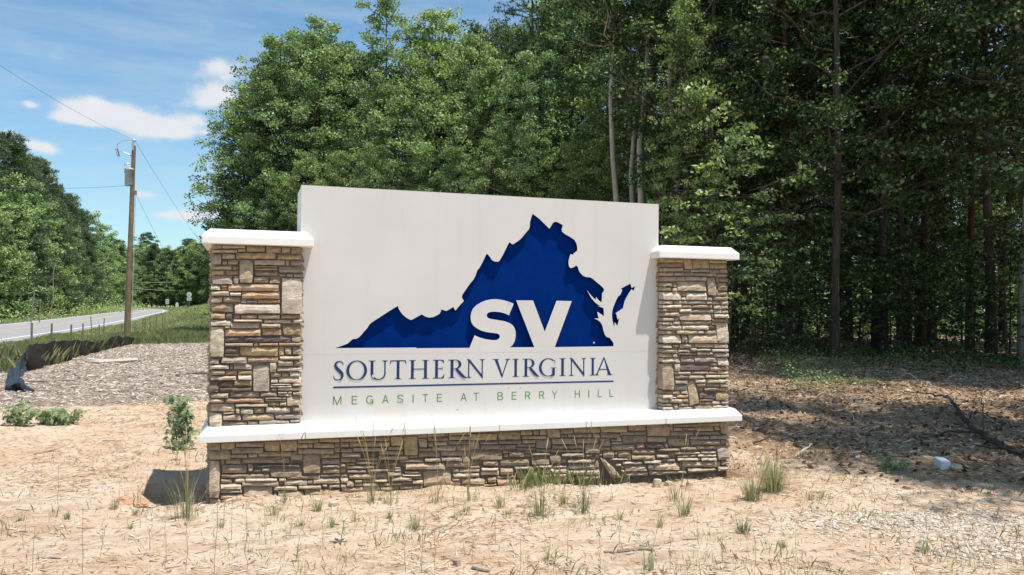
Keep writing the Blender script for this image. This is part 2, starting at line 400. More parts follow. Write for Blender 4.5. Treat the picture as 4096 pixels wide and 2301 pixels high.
xs = axis([(-2500, -400, 6), (-400, -90, 14), (-90, -30, 30), (-30, -10, 60), (-10, -2.5, 70), (-2.5, 8.5, 250), (8.5, 20, 70), (20, 60, 40), (60, 400, 16), (400, 2500, 6)])
ys = axis([(-2500, -200, 6), (-200, -20, 12), (-20, -4.6, 30), (-4.6, 4.4, 210), (4.4, 16, 110), (16, 40, 70), (40, 120, 60), (120, 320, 50), (320, 3000, 12)])
X, Y = np.meshgrid(xs, ys); Z = terrain(X, Y); nx, ny = len(xs), len(ys)
g_ = Acc(); ii = np.arange((nx)*(ny)).reshape(ny, nx)
F = np.stack([ii[:-1, :-1], ii[:-1, 1:], ii[1:, 1:], ii[1:, :-1]], -1).reshape(-1, 4)
m_, gr_, li_ = zones(X, Y)
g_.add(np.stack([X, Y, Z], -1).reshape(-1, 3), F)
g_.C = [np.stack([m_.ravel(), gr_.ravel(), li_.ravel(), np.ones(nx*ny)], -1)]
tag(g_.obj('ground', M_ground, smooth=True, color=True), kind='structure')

# ------------------------------------------------------------------ road
RC = [(-13.0, -60), (-13.1, -20), (-13.1, 20), (-13.2, 45), (-13.4, 62), (-13.9, 78), (-14.8, 100), (-15.7, 125), (-16.6, 145), (-18.2, 165), (-21.5, 186), (-27, 203), (-35, 215), (-46, 222), (-62, 225), (-95, 222), (-160, 205)]
def spline(P, n):
    P = np.array(P, float); d = np.concatenate([[0], np.cumsum(np.linalg.norm(np.diff(P, axis=0), axis=1))]); t = np.linspace(0, d[-1], n)
    Q = np.stack([np.interp(t, d, P[:, k]) for k in range(P.shape[1])], 1)
    for _ in range(6): Q[1:-1] = (Q[:-2]+2*Q[1:-1]+Q[2:])/4
    return Q
RP = spline(RC, 260); RTn = np.gradient(RP, axis=0); RTn /= np.linalg.norm(RTn, axis=1)[:, None]; RN = np.stack([RTn[:, 1], -RTn[:, 0]], 1)
def road_z(p): return terrain(p[:, 0], p[:, 1])
RZ = np.maximum.reduce([road_z(RP+RN*o) for o in (-3.4, -1.7, 0, 1.7, 3.4)]); 
for _ in range(20): RZ[1:-1] = (RZ[:-2]+2*RZ[1:-1]+RZ[2:])/4
RZ += .05
def strip(acc, o0, o1, dz, a=0, b=None, th=0):
    A = RP[a:b]+RN[a:b]*o0; B = RP[a:b]+RN[a:b]*o1; z = RZ[a:b]+dz; n = len(A)
    V = np.concatenate([np.column_stack([A, z]), np.column_stack([B, z])]); F = [(i, n+i, n+i+1, i+1) for i in range(n-1)]
    acc.add(V, F)
a = Acc(); strip(a, -3.5, 3.5, 0); strip(a, -4.4, -3.5, 0); n = len(RP)
for sgn in (-1, 1):
    A = RP+RN*3.5*sgn; B = RP+RN*4.6*sgn
    V = np.concatenate([np.column_stack([A, RZ]), np.column_stack([B, RZ-.25])]); a.add(V, [(i, n+i, n+i+1, i+1) for i in range(n-1)])
a.F.pop(1); a.F = [a.F[0]] + a.F[1:]; 
tag(a.obj('road', M_asphalt), kind='structure')
a = Acc(); strip(a, 3.12, 3.26, .006); tag(a.obj('road_edge_line', M_paintw), kind='structure')
a = Acc(); strip(a, -3.26, -3.12, .006); tag(a.obj('road_edge_line', M_paintw), kind='structure')
a = Acc(); strip(a, -.19, -.07, .006); strip(a, .07, .19, .006); tag(a.obj('road_centre_line', M_painty), kind='structure')

# ------------------------------------------------------------------ the sign
PF, PN, PT = .0186, .1270, .5976
ZS0, ZS1, ZST, BEV, SO, SOR = .512, .5718, .6412, .0585, .0693, .1116
ZC0, ZC1, ZCT, CB, CO = 2.2252, 2.2912, 2.3587, .0634, .0796
PW, PW2, PX0, PX1, PZ1 = .7799, .7989, .7574, 4.4179, 2.8003
YB, YP = .88, .86      # backs of base and pillars
sign = tag(empty('monument_sign'), 'white monument sign with blue state outline between two stacked stone pillars', 'sign')

def slab(x0, x1, y0, y1, z0, z1, zt, bv, ends=(1, 1)):
    l, r = bv*ends[0], bv*ends[1]
    V = [(x0, y0, z0), (x1, y0, z0), (x1, y1, z0), (x0, y1, z0), (x0, y0, z1), (x1, y0, z1), (x1, y1, z1), (x0, y1, z1),
         (x0+l, y0+bv, zt), (x1-r, y0+bv, zt), (x1-r, y1-bv, zt), (x0+l, y1-bv, zt)]
    F = [(0, 3, 2, 1), (0, 1, 5, 4), (1, 2, 6, 5), (2, 3, 7, 6), (3, 0, 4, 7), (4, 5, 9, 8), (5, 6, 10, 9), (6, 7, 11, 10), (7, 4, 8, 11), (8, 9, 10, 11)]
    return V, F
def bevelled(o, w=.006):
    m = o.modifiers.new('edge', 'BEVEL'); m.width = w; m.segments = 2; m.limit_method = 'ANGLE'; m.angle_limit = R(25)
    return o
# bottom sill in six slabs
jx = [-SO] + [float(on_y(u, v, -SO)[0]) for u, v in ((1221, 1757), (1620, 1740), (1997, 1722), (2345, 1705), (2664, 1690))] + [SW+SOR]
for i in range(6):
    a = Acc(); dz = (0, .002, -.001, .0015, 0, .001)[i]
    a.add(*slab(jx[i]+(.003 if i else 0), jx[i+1]-(.003 if i < 5 else 0), -SO, YB+SO, ZS0, ZS1+dz, ZST+dz, BEV, (i == 0, i == 5)))
    bevelled(a.obj('sill_slab', M_cast, sign), .005)
for j in jx[1:-1]:
    a = Acc(); a.add(*slab(j-.003, j+.003, -SO+.006, YB+SO-.006, ZS0+.004, ZS1-.005, ZST-.006, BEV, (0, 0))); a.obj('mortar_joint', M_seam, sign)

# stones ---------------------------------------------------------------
PAL = dict(t=(.47, .35, .21), g=(.46, .37, .275), w=(.63, .54, .43), o=(.54, .37, .235), p=(.38, .285, .21), d=(.18, .135, .12), r=(.42, .285, .20), b=(.43, .37, .31), k=(.57, .45, .34))
T_LP1 = "85,70,255,140,t;260,75,615,135,o;85,145,495,200,g;500,140,620,185,g;625,85,920,190,t;925,90,1160,205,r;1165,110,1300,205,t;1305,105,1480,220,p;95,210,255,380,g;260,205,462,290,g;466,195,1080,295,o;1095,225,1470,305,t;260,298,340,380,p;345,298,505,380,r;520,300,735,660,g;745,305,1220,390,g;1225,308,1290,395,g;1300,310,1470,395,p;105,385,410,455,t;415,395,512,458,p;750,395,1095,422,r;755,427,1110,465,o;760,472,1110,550,p;1125,405,1470,505,g;100,462,285,535,t;320,465,515,535,r;1130,515,1235,560,p;1240,515,1340,568,p;1350,520,1480,570,g;105,540,420,682,g;430,540,515,675,p;740,560,975,660,p;980,555,1145,665,p;1165,578,1480,1130,w;90,690,240,765,w;245,690,345,728,o;245,735,345,765,g;350,672,1130,785,t;80,775,370,855,w;375,800,555,855,w;560,790,1140,900,o;68,870,265,958,w;275,865,540,950,p;545,930,630,960,w;635,925,795,955,w;800,907,1145,965,o;90,967,435,1100,p;445,968,1145,1125,w;1150,985,1195,1145,g;90,1110,310,1200,t;315,1105,415,1205,d;440,1120,535,1205,p;545,1135,800,1200,p;805,1135,1140,1205,g;1160,1140,1460,1200,r;70,1215,395,1310,w;430,1210,875,1250,w;895,1215,1320,1270,k;1335,1205,1490,1275,w;385,1260,835,1350,k;300,1315,380,1350,g;860,1275,1150,1340,g;1185,1290,1480,1447,t;75,1320,295,1784,w;300,1360,855,1470,o;865,1345,1165,1450,r"
T_LP2 = "300,65,580,150,d;590,50,1315,150,d;1320,45,1465,145,g;300,160,735,210,g;740,150,815,215,b;820,160,1115,205,r;1125,155,1490,205,r;300,225,515,318,d;530,218,1115,360,o;1120,215,1210,355,o;1215,225,1320,340,g;1330,225,1475,340,b;300,325,510,355,w;1135,360,1465,415,w;75,395,215,480,g;245,375,640,470,g;645,375,1115,455,r;65,490,370,560,w;430,475,720,565,b;728,485,985,900,b;985,458,1090,610,g;1110,425,1345,515,g;1350,430,1470,510,p;85,570,305,650,g;310,575,495,645,r;500,575,715,645,t;1095,525,1490,595,w;1000,615,1160,680,g;1165,615,1280,680,g;1285,605,1455,675,w;85,660,480,725,k;500,650,710,720,w;1000,700,1110,765,w;1115,685,1470,770,w;58,745,210,915,d;215,735,428,830,d;432,730,715,815,o;1000,780,1320,808,w;1330,775,1490,820,g;220,835,715,905,d;1000,812,1320,838,w;1005,845,1095,895,p;1105,835,1465,890,w;90,920,365,1000,g;380,910,835,990,g;840,910,1095,975,p;1110,905,1255,935,g;1110,940,1320,970,w;1335,905,1480,955,g;80,1010,290,1070,g;300,998,900,1070,r;915,990,1235,1014,g;920,1018,1235,1050,w;1245,965,1465,1115,g;75,1085,455,1205,k;460,1085,960,1132,g;965,1058,1130,1120,p;1135,1058,1240,1115,g;465,1140,530,1235,g;540,1155,735,1240,w;740,1140,905,1230,p;925,1140,1300,1225,w;1330,1130,1470,1210,g;65,1220,265,1430,w;270,1245,555,1340,k;570,1240,1055,1340,k;1065,1228,1475,1318,b;270,1360,645,1420,p;650,1350,810,1410,g;820,1330,1285,1405,b;1295,1322,1475,1375,b"
T_RP1 = "80,55,520,140,t;525,60,670,260,o;675,75,985,250,t;990,90,1305,155,t;990,160,1070,250,g;1075,160,1305,250,t;85,145,500,225,p;80,232,508,305,g;512,265,630,305,p;635,260,980,312,b;985,262,1175,330,r;1180,262,1315,330,r;80,315,335,382,o;340,315,525,380,g;530,310,700,382,p;705,320,915,385,p;920,318,1110,390,p;1115,345,1315,400,g;85,392,550,485,b;555,392,935,472,g;940,410,1095,740,g;1100,405,1155,500,r;1160,425,1310,490,r;68,495,315,570,g;320,490,385,590,r;395,480,920,655,k;1130,505,1310,650,r;75,578,300,655,g;315,595,390,665,w;105,665,460,815,w;465,665,555,750,r;470,755,555,820,w;560,680,940,820,w;945,755,1020,825,g;1130,665,1310,740,g;1035,752,1315,822,p;80,825,315,892,k;340,824,925,892,b;930,830,1015,892,w;1030,830,1160,900,g;1195,828,1330,902,w;125,900,480,970,w;485,905,665,962,o;670,905,1025,960,r;1055,905,1190,985,g;1195,910,1325,985,g;80,980,200,1028,g;205,980,430,1028,p;435,975,655,1040,w;660,985,1065,1045,k;1070,995,1205,1060,w;1208,1005,1320,1065,t;90,1038,430,1115,g;435,1052,1020,1185,k;1025,1065,1055,1145,r;1060,1070,1325,1145,w;1030,1152,1300,1215,p;80,1130,335,1200,g;345,1125,430,1195,g;80,1208,305,1265,w;308,1205,465,1265,g;470,1192,1025,1265,p;100,1272,480,1355,w;485,1270,965,1355,w;970,1270,1100,1355,d;1110,1225,1325,1560,w;95,1365,315,1440,g;380,1365,755,1440,g;760,1370,885,1425,w;900,1362,1100,1447,p"
T_RP2 = "85,45,455,190,w;460,50,560,180,g;580,42,1100,190,k;1110,115,1285,190,w;85,210,290,275,w;300,215,415,260,r;430,195,650,280,b;700,205,1040,265,w;1045,205,1285,275,w;90,290,395,360,g;410,290,610,350,w;620,275,725,320,w;730,285,975,325,w;990,290,1285,345,w;90,368,300,442,g;303,370,390,440,g;395,360,725,405,d;735,330,950,400,p;955,350,1020,400,g;1030,362,1295,432,w;100,450,445,532,k;455,450,685,518,w;690,410,1085,520,b;1090,440,1285,585,w;85,548,330,1010,g;335,545,437,680,g;440,540,965,665,d;970,530,1080,590,g;945,672,1085,678,g;970,600,1160,675,g;1165,598,1305,665,o;335,685,640,742,w;645,682,940,735,g;945,685,1100,735,p;1105,680,1295,740,w;340,748,585,820,p;590,745,870,808,g;875,745,1135,800,k;1140,745,1300,800,g;340,830,565,908,g;705,820,895,885,w;900,815,1290,882,w;340,915,565,1010,b;735,890,890,955,r;895,887,1140,955,b;1145,895,1290,955,w;860,960,1135,1020,p;1140,960,1290,1030,t;100,1015,305,1085,r;310,1015,445,1085,g;455,1015,580,1085,b;780,1030,1055,1160,d;1060,1040,1290,1195,t;95,1092,300,1160,w;305,1130,370,1155,w;380,1090,585,1150,o;785,1165,1030,1205,r;100,1165,240,1235,w;245,1165,480,1235,k;485,1160,585,1230,r;785,1210,995,1270,p;1000,1200,1150,1262,w;1155,1205,1290,1262,g;95,1240,305,1298,p;310,1255,400,1350,g;415,1238,585,1295,b;95,1302,305,1358,w;412,1300,670,1350,k;690,1285,1005,1310,w;690,1315,1010,1340,w;1015,1268,1290,1325,w"
T_B1 = "50,305,255,425,p;258,300,500,415,t;505,295,975,370,p;980,275,1240,445,t;1245,260,1530,435,t;1535,250,1880,300,t;1885,225,2230,290,t;50,428,435,580,t;440,375,970,480,p;1700,305,1785,385,t;1790,300,2140,385,t;430,485,700,540,g;715,470,870,535,g;875,445,1440,525,t;1535,395,2135,480,r;62,590,250,1210,k;270,570,320,655,p;340,550,590,650,p;600,530,1400,635,p;1415,490,1615,585,g;1620,490,1910,800,p;1915,475,2230,550,p;275,660,700,800,p;710,650,800,770,p;805,640,1600,700,d;805,720,930,780,p;940,705,1075,765,g;1930,560,2230,650,p;265,805,1065,880,p;1080,715,1600,860,p;1940,655,2230,705,p;1950,710,2230,800,p;258,890,450,965,p;495,885,660,955,w;665,880,1195,930,w;1225,880,1345,930,k;1350,830,1910,895,p;255,970,605,1060,w;610,935,1220,1015,g;1310,905,1695,992,w;1790,875,2230,970,g;255,1065,620,1130,g;635,1022,1120,1225,w;1140,1000,1530,1080,w;1540,1000,1920,1060,w;1940,980,2020,1025,w;2050,978,2230,1040,w;255,1145,625,1225,w;1130,1120,1190,1255,w;1200,1090,1640,1250,g;1645,1065,2230,1205,g;75,1220,265,1290,w;430,1235,615,1285,w;270,1235,420,1300,r"
T_B2 = "50,175,270,205,t;275,165,515,200,t;520,155,640,245,t;645,150,775,330,t;780,175,862,258,g;866,165,1060,200,r;1065,150,1260,190,t;50,210,130,255,p;135,205,515,252,p;50,270,165,305,r;170,260,480,295,g;495,250,640,282,g;868,205,920,250,p;925,204,1050,240,g;1060,195,1260,230,p;60,308,240,348,g;245,300,400,345,d;405,290,640,325,p;785,262,905,290,g;908,245,1130,290,g;1135,235,1260,290,p;50,355,200,400,p;205,350,400,380,p;405,330,690,375,p;780,295,985,348,p;990,292,1185,340,p;50,405,100,445,r;105,400,190,424,p;195,384,400,415,p;405,380,600,440,d;605,365,830,398,p;835,355,985,388,g;990,343,1185,385,g;1190,293,1260,420,p;50,450,100,495,r;105,425,370,460,p;655,402,1025,462,g;1035,388,1260,440,p;115,465,295,500,p;300,460,500,485,p;560,462,615,482,k;650,478,800,503,g;825,466,1090,622,g;1165,460,1260,492,w;50,540,125,593,g;130,505,385,552,g;365,556,490,580,w;490,488,620,528,g;630,508,800,525,w;1100,498,1260,538,w;50,598,102,635,w;106,568,178,622,g;182,560,255,585,g;182,590,255,622,w;260,590,405,622,g;450,590,520,620,g;525,532,720,568,w;722,560,820,596,w;525,585,630,613,w;1095,543,1175,570,g;1030,574,1175,612,w;1180,545,1260,598,g;60,627,420,680,w;425,625,540,662,g;605,618,820,645,w;1180,605,1260,650,w;100,688,180,725,w;210,685,440,735,g;525,668,620,715,g;760,650,950,690,g;960,630,1060,670,g"
T_B3 = "50,170,340,245,t;345,155,585,235,t;590,140,715,190,t;720,135,780,190,p;785,130,860,190,t;865,125,1005,215,t;1010,120,1146,174,p;1150,110,1320,165,t;1325,105,1425,163,t;600,195,860,230,t;1015,178,1080,214,p;1085,178,1345,214,p;1350,168,1425,216,t;50,250,155,340,p;160,250,350,285,p;355,242,600,283,p;605,238,746,275,p;750,235,912,330,p;917,220,1165,288,g;1170,220,1400,275,p;165,290,545,340,p;550,280,745,312,p;550,318,745,352,p;917,293,1260,332,p;1265,280,1425,380,p;50,345,395,446,p;400,345,458,380,p;412,385,455,425,r;462,356,625,418,p;755,335,900,365,p;700,372,893,402,g;905,337,1255,370,p;1015,374,1255,415,g;190,450,350,510,r;370,435,680,515,p;700,408,890,498,p;895,390,1010,485,p;1015,420,1075,485,p;170,530,350,563,w;165,568,360,605,w;370,535,510,610,g;520,518,720,550,w;745,503,915,530,w;920,510,1075,532,w;1080,440,1335,483,g;1095,488,1370,543,g;50,545,155,578,w;50,585,150,625,w;550,556,658,650,k;665,556,786,640,k;840,538,1080,588,w;790,595,885,640,w;890,594,1065,626,w;1085,548,1425,606,w;50,640,210,705,w;235,625,330,690,g;335,650,540,720,g;575,655,840,740,g;1010,630,1150,720,g;1165,612,1425,695,w;50,710,160,760,w;235,722,330,750,g"
T_B4 = "0,115,275,180,t;290,105,475,165,t;480,100,715,218,t;750,95,1000,122,t;1005,82,1225,112,t;1230,78,1310,195,g;0,182,200,235,p;205,170,475,208,p;750,125,840,165,g;845,125,975,160,r;980,117,1165,168,t;1170,116,1225,158,t;0,240,105,325,r;115,245,170,270,g;174,232,220,268,w;115,275,222,302,g;228,212,480,286,p;485,225,680,280,g;685,222,715,240,p;720,170,960,213,p;965,172,1220,203,p;0,328,110,360,r;112,306,355,360,g;370,290,455,345,r;460,284,650,338,d;695,242,915,320,p;655,285,690,338,p;920,217,1120,253,b;1125,208,1320,252,b;25,365,148,440,p;180,365,320,440,p;325,348,570,405,r;580,340,815,375,p;820,324,985,362,g;920,257,1230,308,p;1235,257,1320,295,t;990,312,1190,350,p;100,443,292,465,w;320,410,560,455,g;578,402,702,442,w;765,378,1028,405,w;1035,370,1190,397,w;1197,320,1318,460,b;230,475,435,506,w;445,460,620,500,w;690,448,770,480,w;790,440,1000,472,w;1000,402,1190,432,w;1030,436,1190,472,w;165,498,215,525,w;205,560,245,590,w;250,510,480,576,g;485,505,545,560,w;550,485,815,565,w;840,478,1235,536,w;1240,466,1315,512,g;250,580,497,638,w;503,570,890,620,w;895,545,1175,602,w;1200,518,1320,588,w"
def parse(T, s, ox, oy, y):
    out = []
    for it in T.split(';'):
        a = it.split(','); x0, y0, x1, y1 = [float(v) for v in a[:4]]
        q = [on_y(ox+px/s, oy+py/s, y) for px, py in ((x0, y1), (x1, y1), (x1, y0), (x0, y0))]
        out.append(([(p[0], p[2]) for p in q], a[4]))
    return out
def stone_geo(q, y, code, proud, rnd, depth_=.10, gap=.0018):
    """one ledge stone: q = 4 corners (x, z) bl br tr tl, face near y, going back depth_"""
    q = np.array(q, float); c = q.mean(0); w = np.linalg.norm(q[1]-q[0]); h = np.linalg.norm(q[3]-q[0])
    q = c + (q-c)*np.array([max(.3, 1-2*gap/max(w, .01)), max(.3, 1-2*gap/max(h, .01))])
    nxx = int(np.clip(round(w/.045), 2, 7)); nz = int(np.clip(round(h/.035), 2, 5))
    if nxx*nz > 18: nxx = min(nxx, 6); nz = min(nz, 5)
    V = []
    bulge = min(.014, .25*min(w, h))
    tilt = min(.040, h*rnd.uniform(.14, .6))
    for j in range(nz+1):
        for i in range(nxx+1):
            s, t = i/nxx, j/nz; ed = (i in (0, nxx)) + (j in (0, nz))
            p = (q[0]*(1-s)+q[1]*s)*(1-t) + (q[3]*(1-s)+q[2]*s)*t
            jx_, jz_ = (rnd.random()-.5)*w/nxx*.35, (rnd.random()-.5)*min(.012, h/nz*.4)
            if ed == 0: yy = -rnd.random()*.014 - bulge*.25
            elif ed == 1:
                yy = rnd.random()*.004
                if j in (0, nz): jz_ = (abs(jz_) if j == 0 else -abs(jz_))*1.1; 
                if i in (0, nxx): jx_ = (abs(jx_) if i == 0 else -abs(jx_))*.5
            else:
                k = rnd.uniform(.1, 1)*min(.012, .14*h)
                jx_ = k if i == 0 else -k; jz_ = k*.5 if j == 0 else -k*.5; yy = .005
            # slight undercut: the lower part sits further back
            V.append((p[0]+jx_, y - proud + yy + bulge*.5*(1-t)**3 + tilt*(t-.5), p[1]+jz_))
    F = [(j*(nxx+1)+i, j*(nxx+1)+i+1, (j+1)*(nxx+1)+i+1, (j+1)*(nxx+1)+i) for j in range(nz) for i in range(nxx)]
    ring = [i for i in range(nxx+1)] + [j*(nxx+1)+nxx for j in range(1, nz+1)] + [nz*(nxx+1)+i for i in range(nxx-1, -1, -1)] + [j*(nxx+1) for j in range(nz-1, 0, -1)]
    b = len(V); V += [(V[k][0]*.96+c[0]*.04, y+depth_, V[k][2]*.96+c[1]*.04) for k in ring]; m = len(ring)
    F += [(ring[(k+1) % m], ring[k], b+k, b+(k+1) % m) for k in range(m)]
    f = rnd.uniform(.88, 1.12); base = np.array(PAL[code])*f*np.array([1, rnd.uniform(.96, 1.03), rnd.uniform(.9, 1.06)])
    cols = np.clip(base[None]*np.array([[rnd.uniform(.9, 1.1)] for _ in V]), .02, .8)
    return V, F, cols
class Wall:
    """occupancy of one stone face, to fill whatever the traced stones leave open"""
    def __init__(s, x0, x1, z0, z1, c=.006):
        s.x0, s.z0, s.c = x0, z0, c; s.nx, s.nz = int((x1-x0)/c), int((z1-z0)/c); s.o = np.zeros((s.nx, s.nz), bool)
    def mark(s, q):
        q = np.array(q); a = np.clip(((q.min(0)-[s.x0, s.z0])/s.c + .3).astype(int), 0, None); b = ((q.max(0)-[s.x0, s.z0])/s.c + .7).astype(int)
        s.o[a[0]:b[0], a[1]:b[1]] = True
    def fill(s, rnd, minw=.022, minh=.013, long=(.10, .36)):
        out = []
        for jz in range(s.nz):
            ix = 0
            while ix < s.nx:
                if s.o[ix, jz]: ix += 1; continue
                h = int(rnd.choice([.03, .04, .045, .055, .07, .1])/s.c); L = int(rnd.uniform(*long)/s.c)
                e = ix
                while e < s.nx and e < ix+L and not s.o[e, jz]: e += 1
                if s.nx-e < .05/s.c and e < s.nx and not s.o[e:, jz].any(): e = s.nx
                t = jz
                while t < s.nz and t < jz+h and not s.o[ix:e, t].any(): t += 1
                if s.nz-t < .02/s.c and not s.o[ix:e, t:].any(): t = s.nz
                s.o[ix:e, jz:t] = True
                if (e-ix)*s.c > minw and (t-jz)*s.c > minh:
                    xa, xb, za, zb = s.x0+ix*s.c, s.x0+e*s.c, s.z0+jz*s.c, s.z0+t*s.c
                    out.append([(xa, za), (xb, za), (xb, zb), (xa, zb)])
                ix = e
        return out
rs = random.Random(5)
faces = {
    'left_pillar': (0, PW, ZST, ZC0, PF, parse(T_LP1, 3.807, 820, 960, PF) + parse(T_LP2, 3.807, 820, 1330, PF)),
    'right_pillar': (SW-PW2, SW, ZST, ZC0, PF, parse(T_RP1, 4.522, 2620, 1020, PF) + parse(T_RP2, 4.384, 2620, 1330, PF)),
    'base': (0, SW, -.02, ZS0, 0., parse(T_B1, 4.135, 820, 1700, 0) + parse(T_B2, 2.337, 1340, 1680, 0) + parse(T_B3, 2.639, 1860, 1670, 0) + parse(T_B4, 2.557, 2400, 1660, 0))}
def quad_px(pts, s, ox, oy, y): return [(p[0], p[2]) for p in (on_y(ox+a/s, oy+b/s, y) for a, b in pts)]
faces['right_pillar'][5].append((quad_px([(600, 1290), (775, 1240), (700, 815), (570, 825)], 4.384, 2620, 1330, PF), 'k'))
faces['base'][5].append((quad_px([(110, 650), (218, 640), (75, 470), (-10, 425)], 2.557, 2400, 1660, 0), 'k'))
allst = []
for nm, (x0, x1, z0, z1, y, L) in faces.items():
    w = Wall(x0, x1, z0, z1); kept = []
    for q, code in L:
        q = [(min(max(a, x0), x1), min(max(b, z0), z1)) for a, b in q]
        A = np.array(q); wh = A.max(0)-A.min(0)
        if wh[0] < .012 or wh[1] < .008: continue
        kept.append((q, code)); w.mark(q)
    for q, code in kept:
        ar = abs(q[1][0]-q[0][0])*abs(q[3][1]-q[0][1])
        allst.append((ar, nm, q, y, code, rs.uniform(.0, .024) if code in 'wkg' else rs.uniform(.0, .014)))
    for q in w.fill(rs):
        ar = abs(q[1][0]-q[0][0])*abs(q[3][1]-q[0][1])
        allst.append((ar*.6, nm, q, y, rs.choice('pptgr' if z0 < .5 else 'pgtrgb'), rs.uniform(-.012, .008)))
allst.sort(key=lambda s: -s[0])
cores = {}
for nm, (x0, x1, z0, z1, y, L) in faces.items():
    a = Acc(); yb = YP if 'pillar' in nm else YB
    a.add(*box(x0+.025, x1-.025, y+.016, yb-.025, z0-(.4 if nm == 'base' else -.001), z1-.001))
    cores[nm] = a.obj('stone_pillar' if 'pillar' in nm else 'stone_base', M_mortar, sign)
cores['left_pillar']['label'] = 'left stacked stone pillar'; cores['right_pillar']['label'] = 'right stacked stone pillar'
rest = {}
for k, (ar, nm, q, y, code, pr) in enumerate(allst):
    V, F, cols = stone_geo(q, y, code, pr, rs)
    if k < 298:
        a = Acc(); a.add(V, F, cols); a.obj('stone', M_stone, cores[nm], color=True)
    else: rest.setdefault(nm, Acc()).add(V, F, cols)
for nm, (x0, x1, z0, z1, y, L) in faces.items():      # sides and backs, in the same ledge stone
    yb = YP if 'pillar' in nm else YB; ac = rest.setdefault(nm, Acc())
    for side in (0, 1, 2):
        if side == 2: w = Wall(x0, x1, z0, z1, .01)
        else: w = Wall(y+.10, yb, z0, z1, .01)
        for q in w.fill(rs, long=(.12, .34)):
            V, F, cols = stone_geo(q, 0, rs.choice('wgtkprgb'), rs.uniform(0, .02), rs); V = np.array(V)
            if side == 0: V = np.column_stack([x0+V[:, 1], V[:, 0], V[:, 2]])
            elif side == 1: V = np.column_stack([x1-V[:, 1], V[:, 0], V[:, 2]])
            else: V = np.column_stack([V[:, 0], yb-V[:, 1], V[:, 2]])
            F2 = [f[::-1] for f in F] if side != 1 else F
            ac.add(V, F2, cols)
for nm, ac in rest.items():
    o = ac.obj('small_stones', M_stone, cores[nm], color=True); o['kind'] = 'stuff'
# caps
for x0, x1 in ((-CO, PW+CO), (SW-PW2-CO, SW+CO)):
    a = Acc(); a.add(*slab(x0, x1, PF-CO, YP+CO, ZC0, ZC1, ZCT, CB)); bevelled(a.obj('pillar_cap', M_cast, sign), .006)

# panel: a front sheet with the state outline cut through, a blue board behind, the box body
def P5(pts, s, ox, oy): return [(ox+x/s, oy+y/s) for x, y in pts]
Za = [(75, 920), (180, 885), (270, 850), (345, 783), (400, 778), (440, 755), (480, 715), (520, 665), (570, 610), (590, 575), (620, 540), (700, 487), (820, 410), (920, 345), (1028, 280), (1040, 320), (1065, 365), (1100, 410), (1150, 455), (1200, 483), (1230, 494), (1270, 475), (1390, 408), (1440, 440), (1500, 458), (1560, 450), (1620, 425), (1660, 400), (1680, 365), (1685, 332), (1720, 345), (1765, 358), (1820, 325), (1870, 296), (1880, 320), (1900, 350), (1960, 280), (2028, 205), (2005, 170), (1998, 145), (2005, 115), (2040, 60)]
Zb = [(2180, 1150), (2230, 1090), (2255, 1045), (2270, 1000), (2280, 970), (2310, 935), (2340, 880), (2400, 757), (2425, 775), (2450, 810), (2465, 835), (2500, 855), (2545, 860)]
Zc = [(300, 860), (320, 840), (360, 770), (440, 608), (485, 638), (530, 610), (580, 575), (620, 530), (660, 480), (695, 440), (705, 400), (707, 350), (720, 300), (742, 243), (830, 310), (957, 435), (1000, 365), (1020, 348), (1045, 345), (1080, 360), (1130, 390), (1115, 440), (1118, 470), (1150, 500), (1230, 545), (1280, 580), (1305, 625), (1315, 670), (1315, 718), (1265, 755), (1270, 770), (1228, 762), (1215, 800), (1203, 850), (1203, 890), (1212, 925), (1230, 942), (1260, 935), (1290, 915), (1310, 912), (1325, 930), (1330, 960), (1350, 1000), (1390, 1040), (1430, 1057), (1480, 1060), (1510, 1075), (1560, 1120), (1640, 1185), (1660, 1215), (1655, 1240), (1635, 1265)]
Zd = [(812, 560), (806, 625), (770, 600), (735, 565), (722, 537), (715, 585), (680, 555), (620, 490), (580, 435), (600, 475), (640, 550), (690, 610), (740, 655), (795, 682), (745, 680), (838, 716), (845, 840), (738, 770), (760, 880), (690, 873), (750, 905), (790, 935), (820, 990), (835, 1060), (855, 1125), (885, 1165), (935, 1180), (960, 1215), (993, 1258), (993, 1313), (75, 1325), (340, 605), (102, 600)]
Ze = [(1763, 950), (1513, 280), (1150, 278), (1540, 1283), (1016, 1285), (1075, 1235), (1120, 1150), (1140, 1050), (1140, 960), (1120, 880), (1075, 810), (1000, 760), (900, 725), (800, 708), (700, 692), (620, 680), (560, 662), (528, 635), (518, 605), (522, 580), (545, 548), (600, 525), (700, 520), (800, 530), (880, 548), (950, 575), (995, 600), (1098, 350), (1000, 310), (900, 280), (800, 260), (700, 252), (600, 257), (500, 280), (400, 320), (300, 380), (230, 450), (190, 530), (175, 620), (178, 700), (200, 770), (250, 835), (330, 890), (400, 925), (500, 955), (600, 970), (700, 982), (760, 993), (790, 1015), (803, 1045), (795, 1080), (765, 1112), (720, 1130), (640, 1132), (550, 1120), (470, 1105), (370, 1075), (300, 1045), (258, 1028), (150, 1297)]
Zf = [(1310, 922), (1305, 912)]
main_px = P5(Za, 3.788, 1320, 1150) + P5(Zb, 3.215, 1200, 780) + P5(Zc, 3.215, 1900, 780) + P5(Zd, 3.91, 2200, 1050) + P5(Ze, 5.36, 1850, 1150) + P5(Zf, 3.788, 1320, 1150)
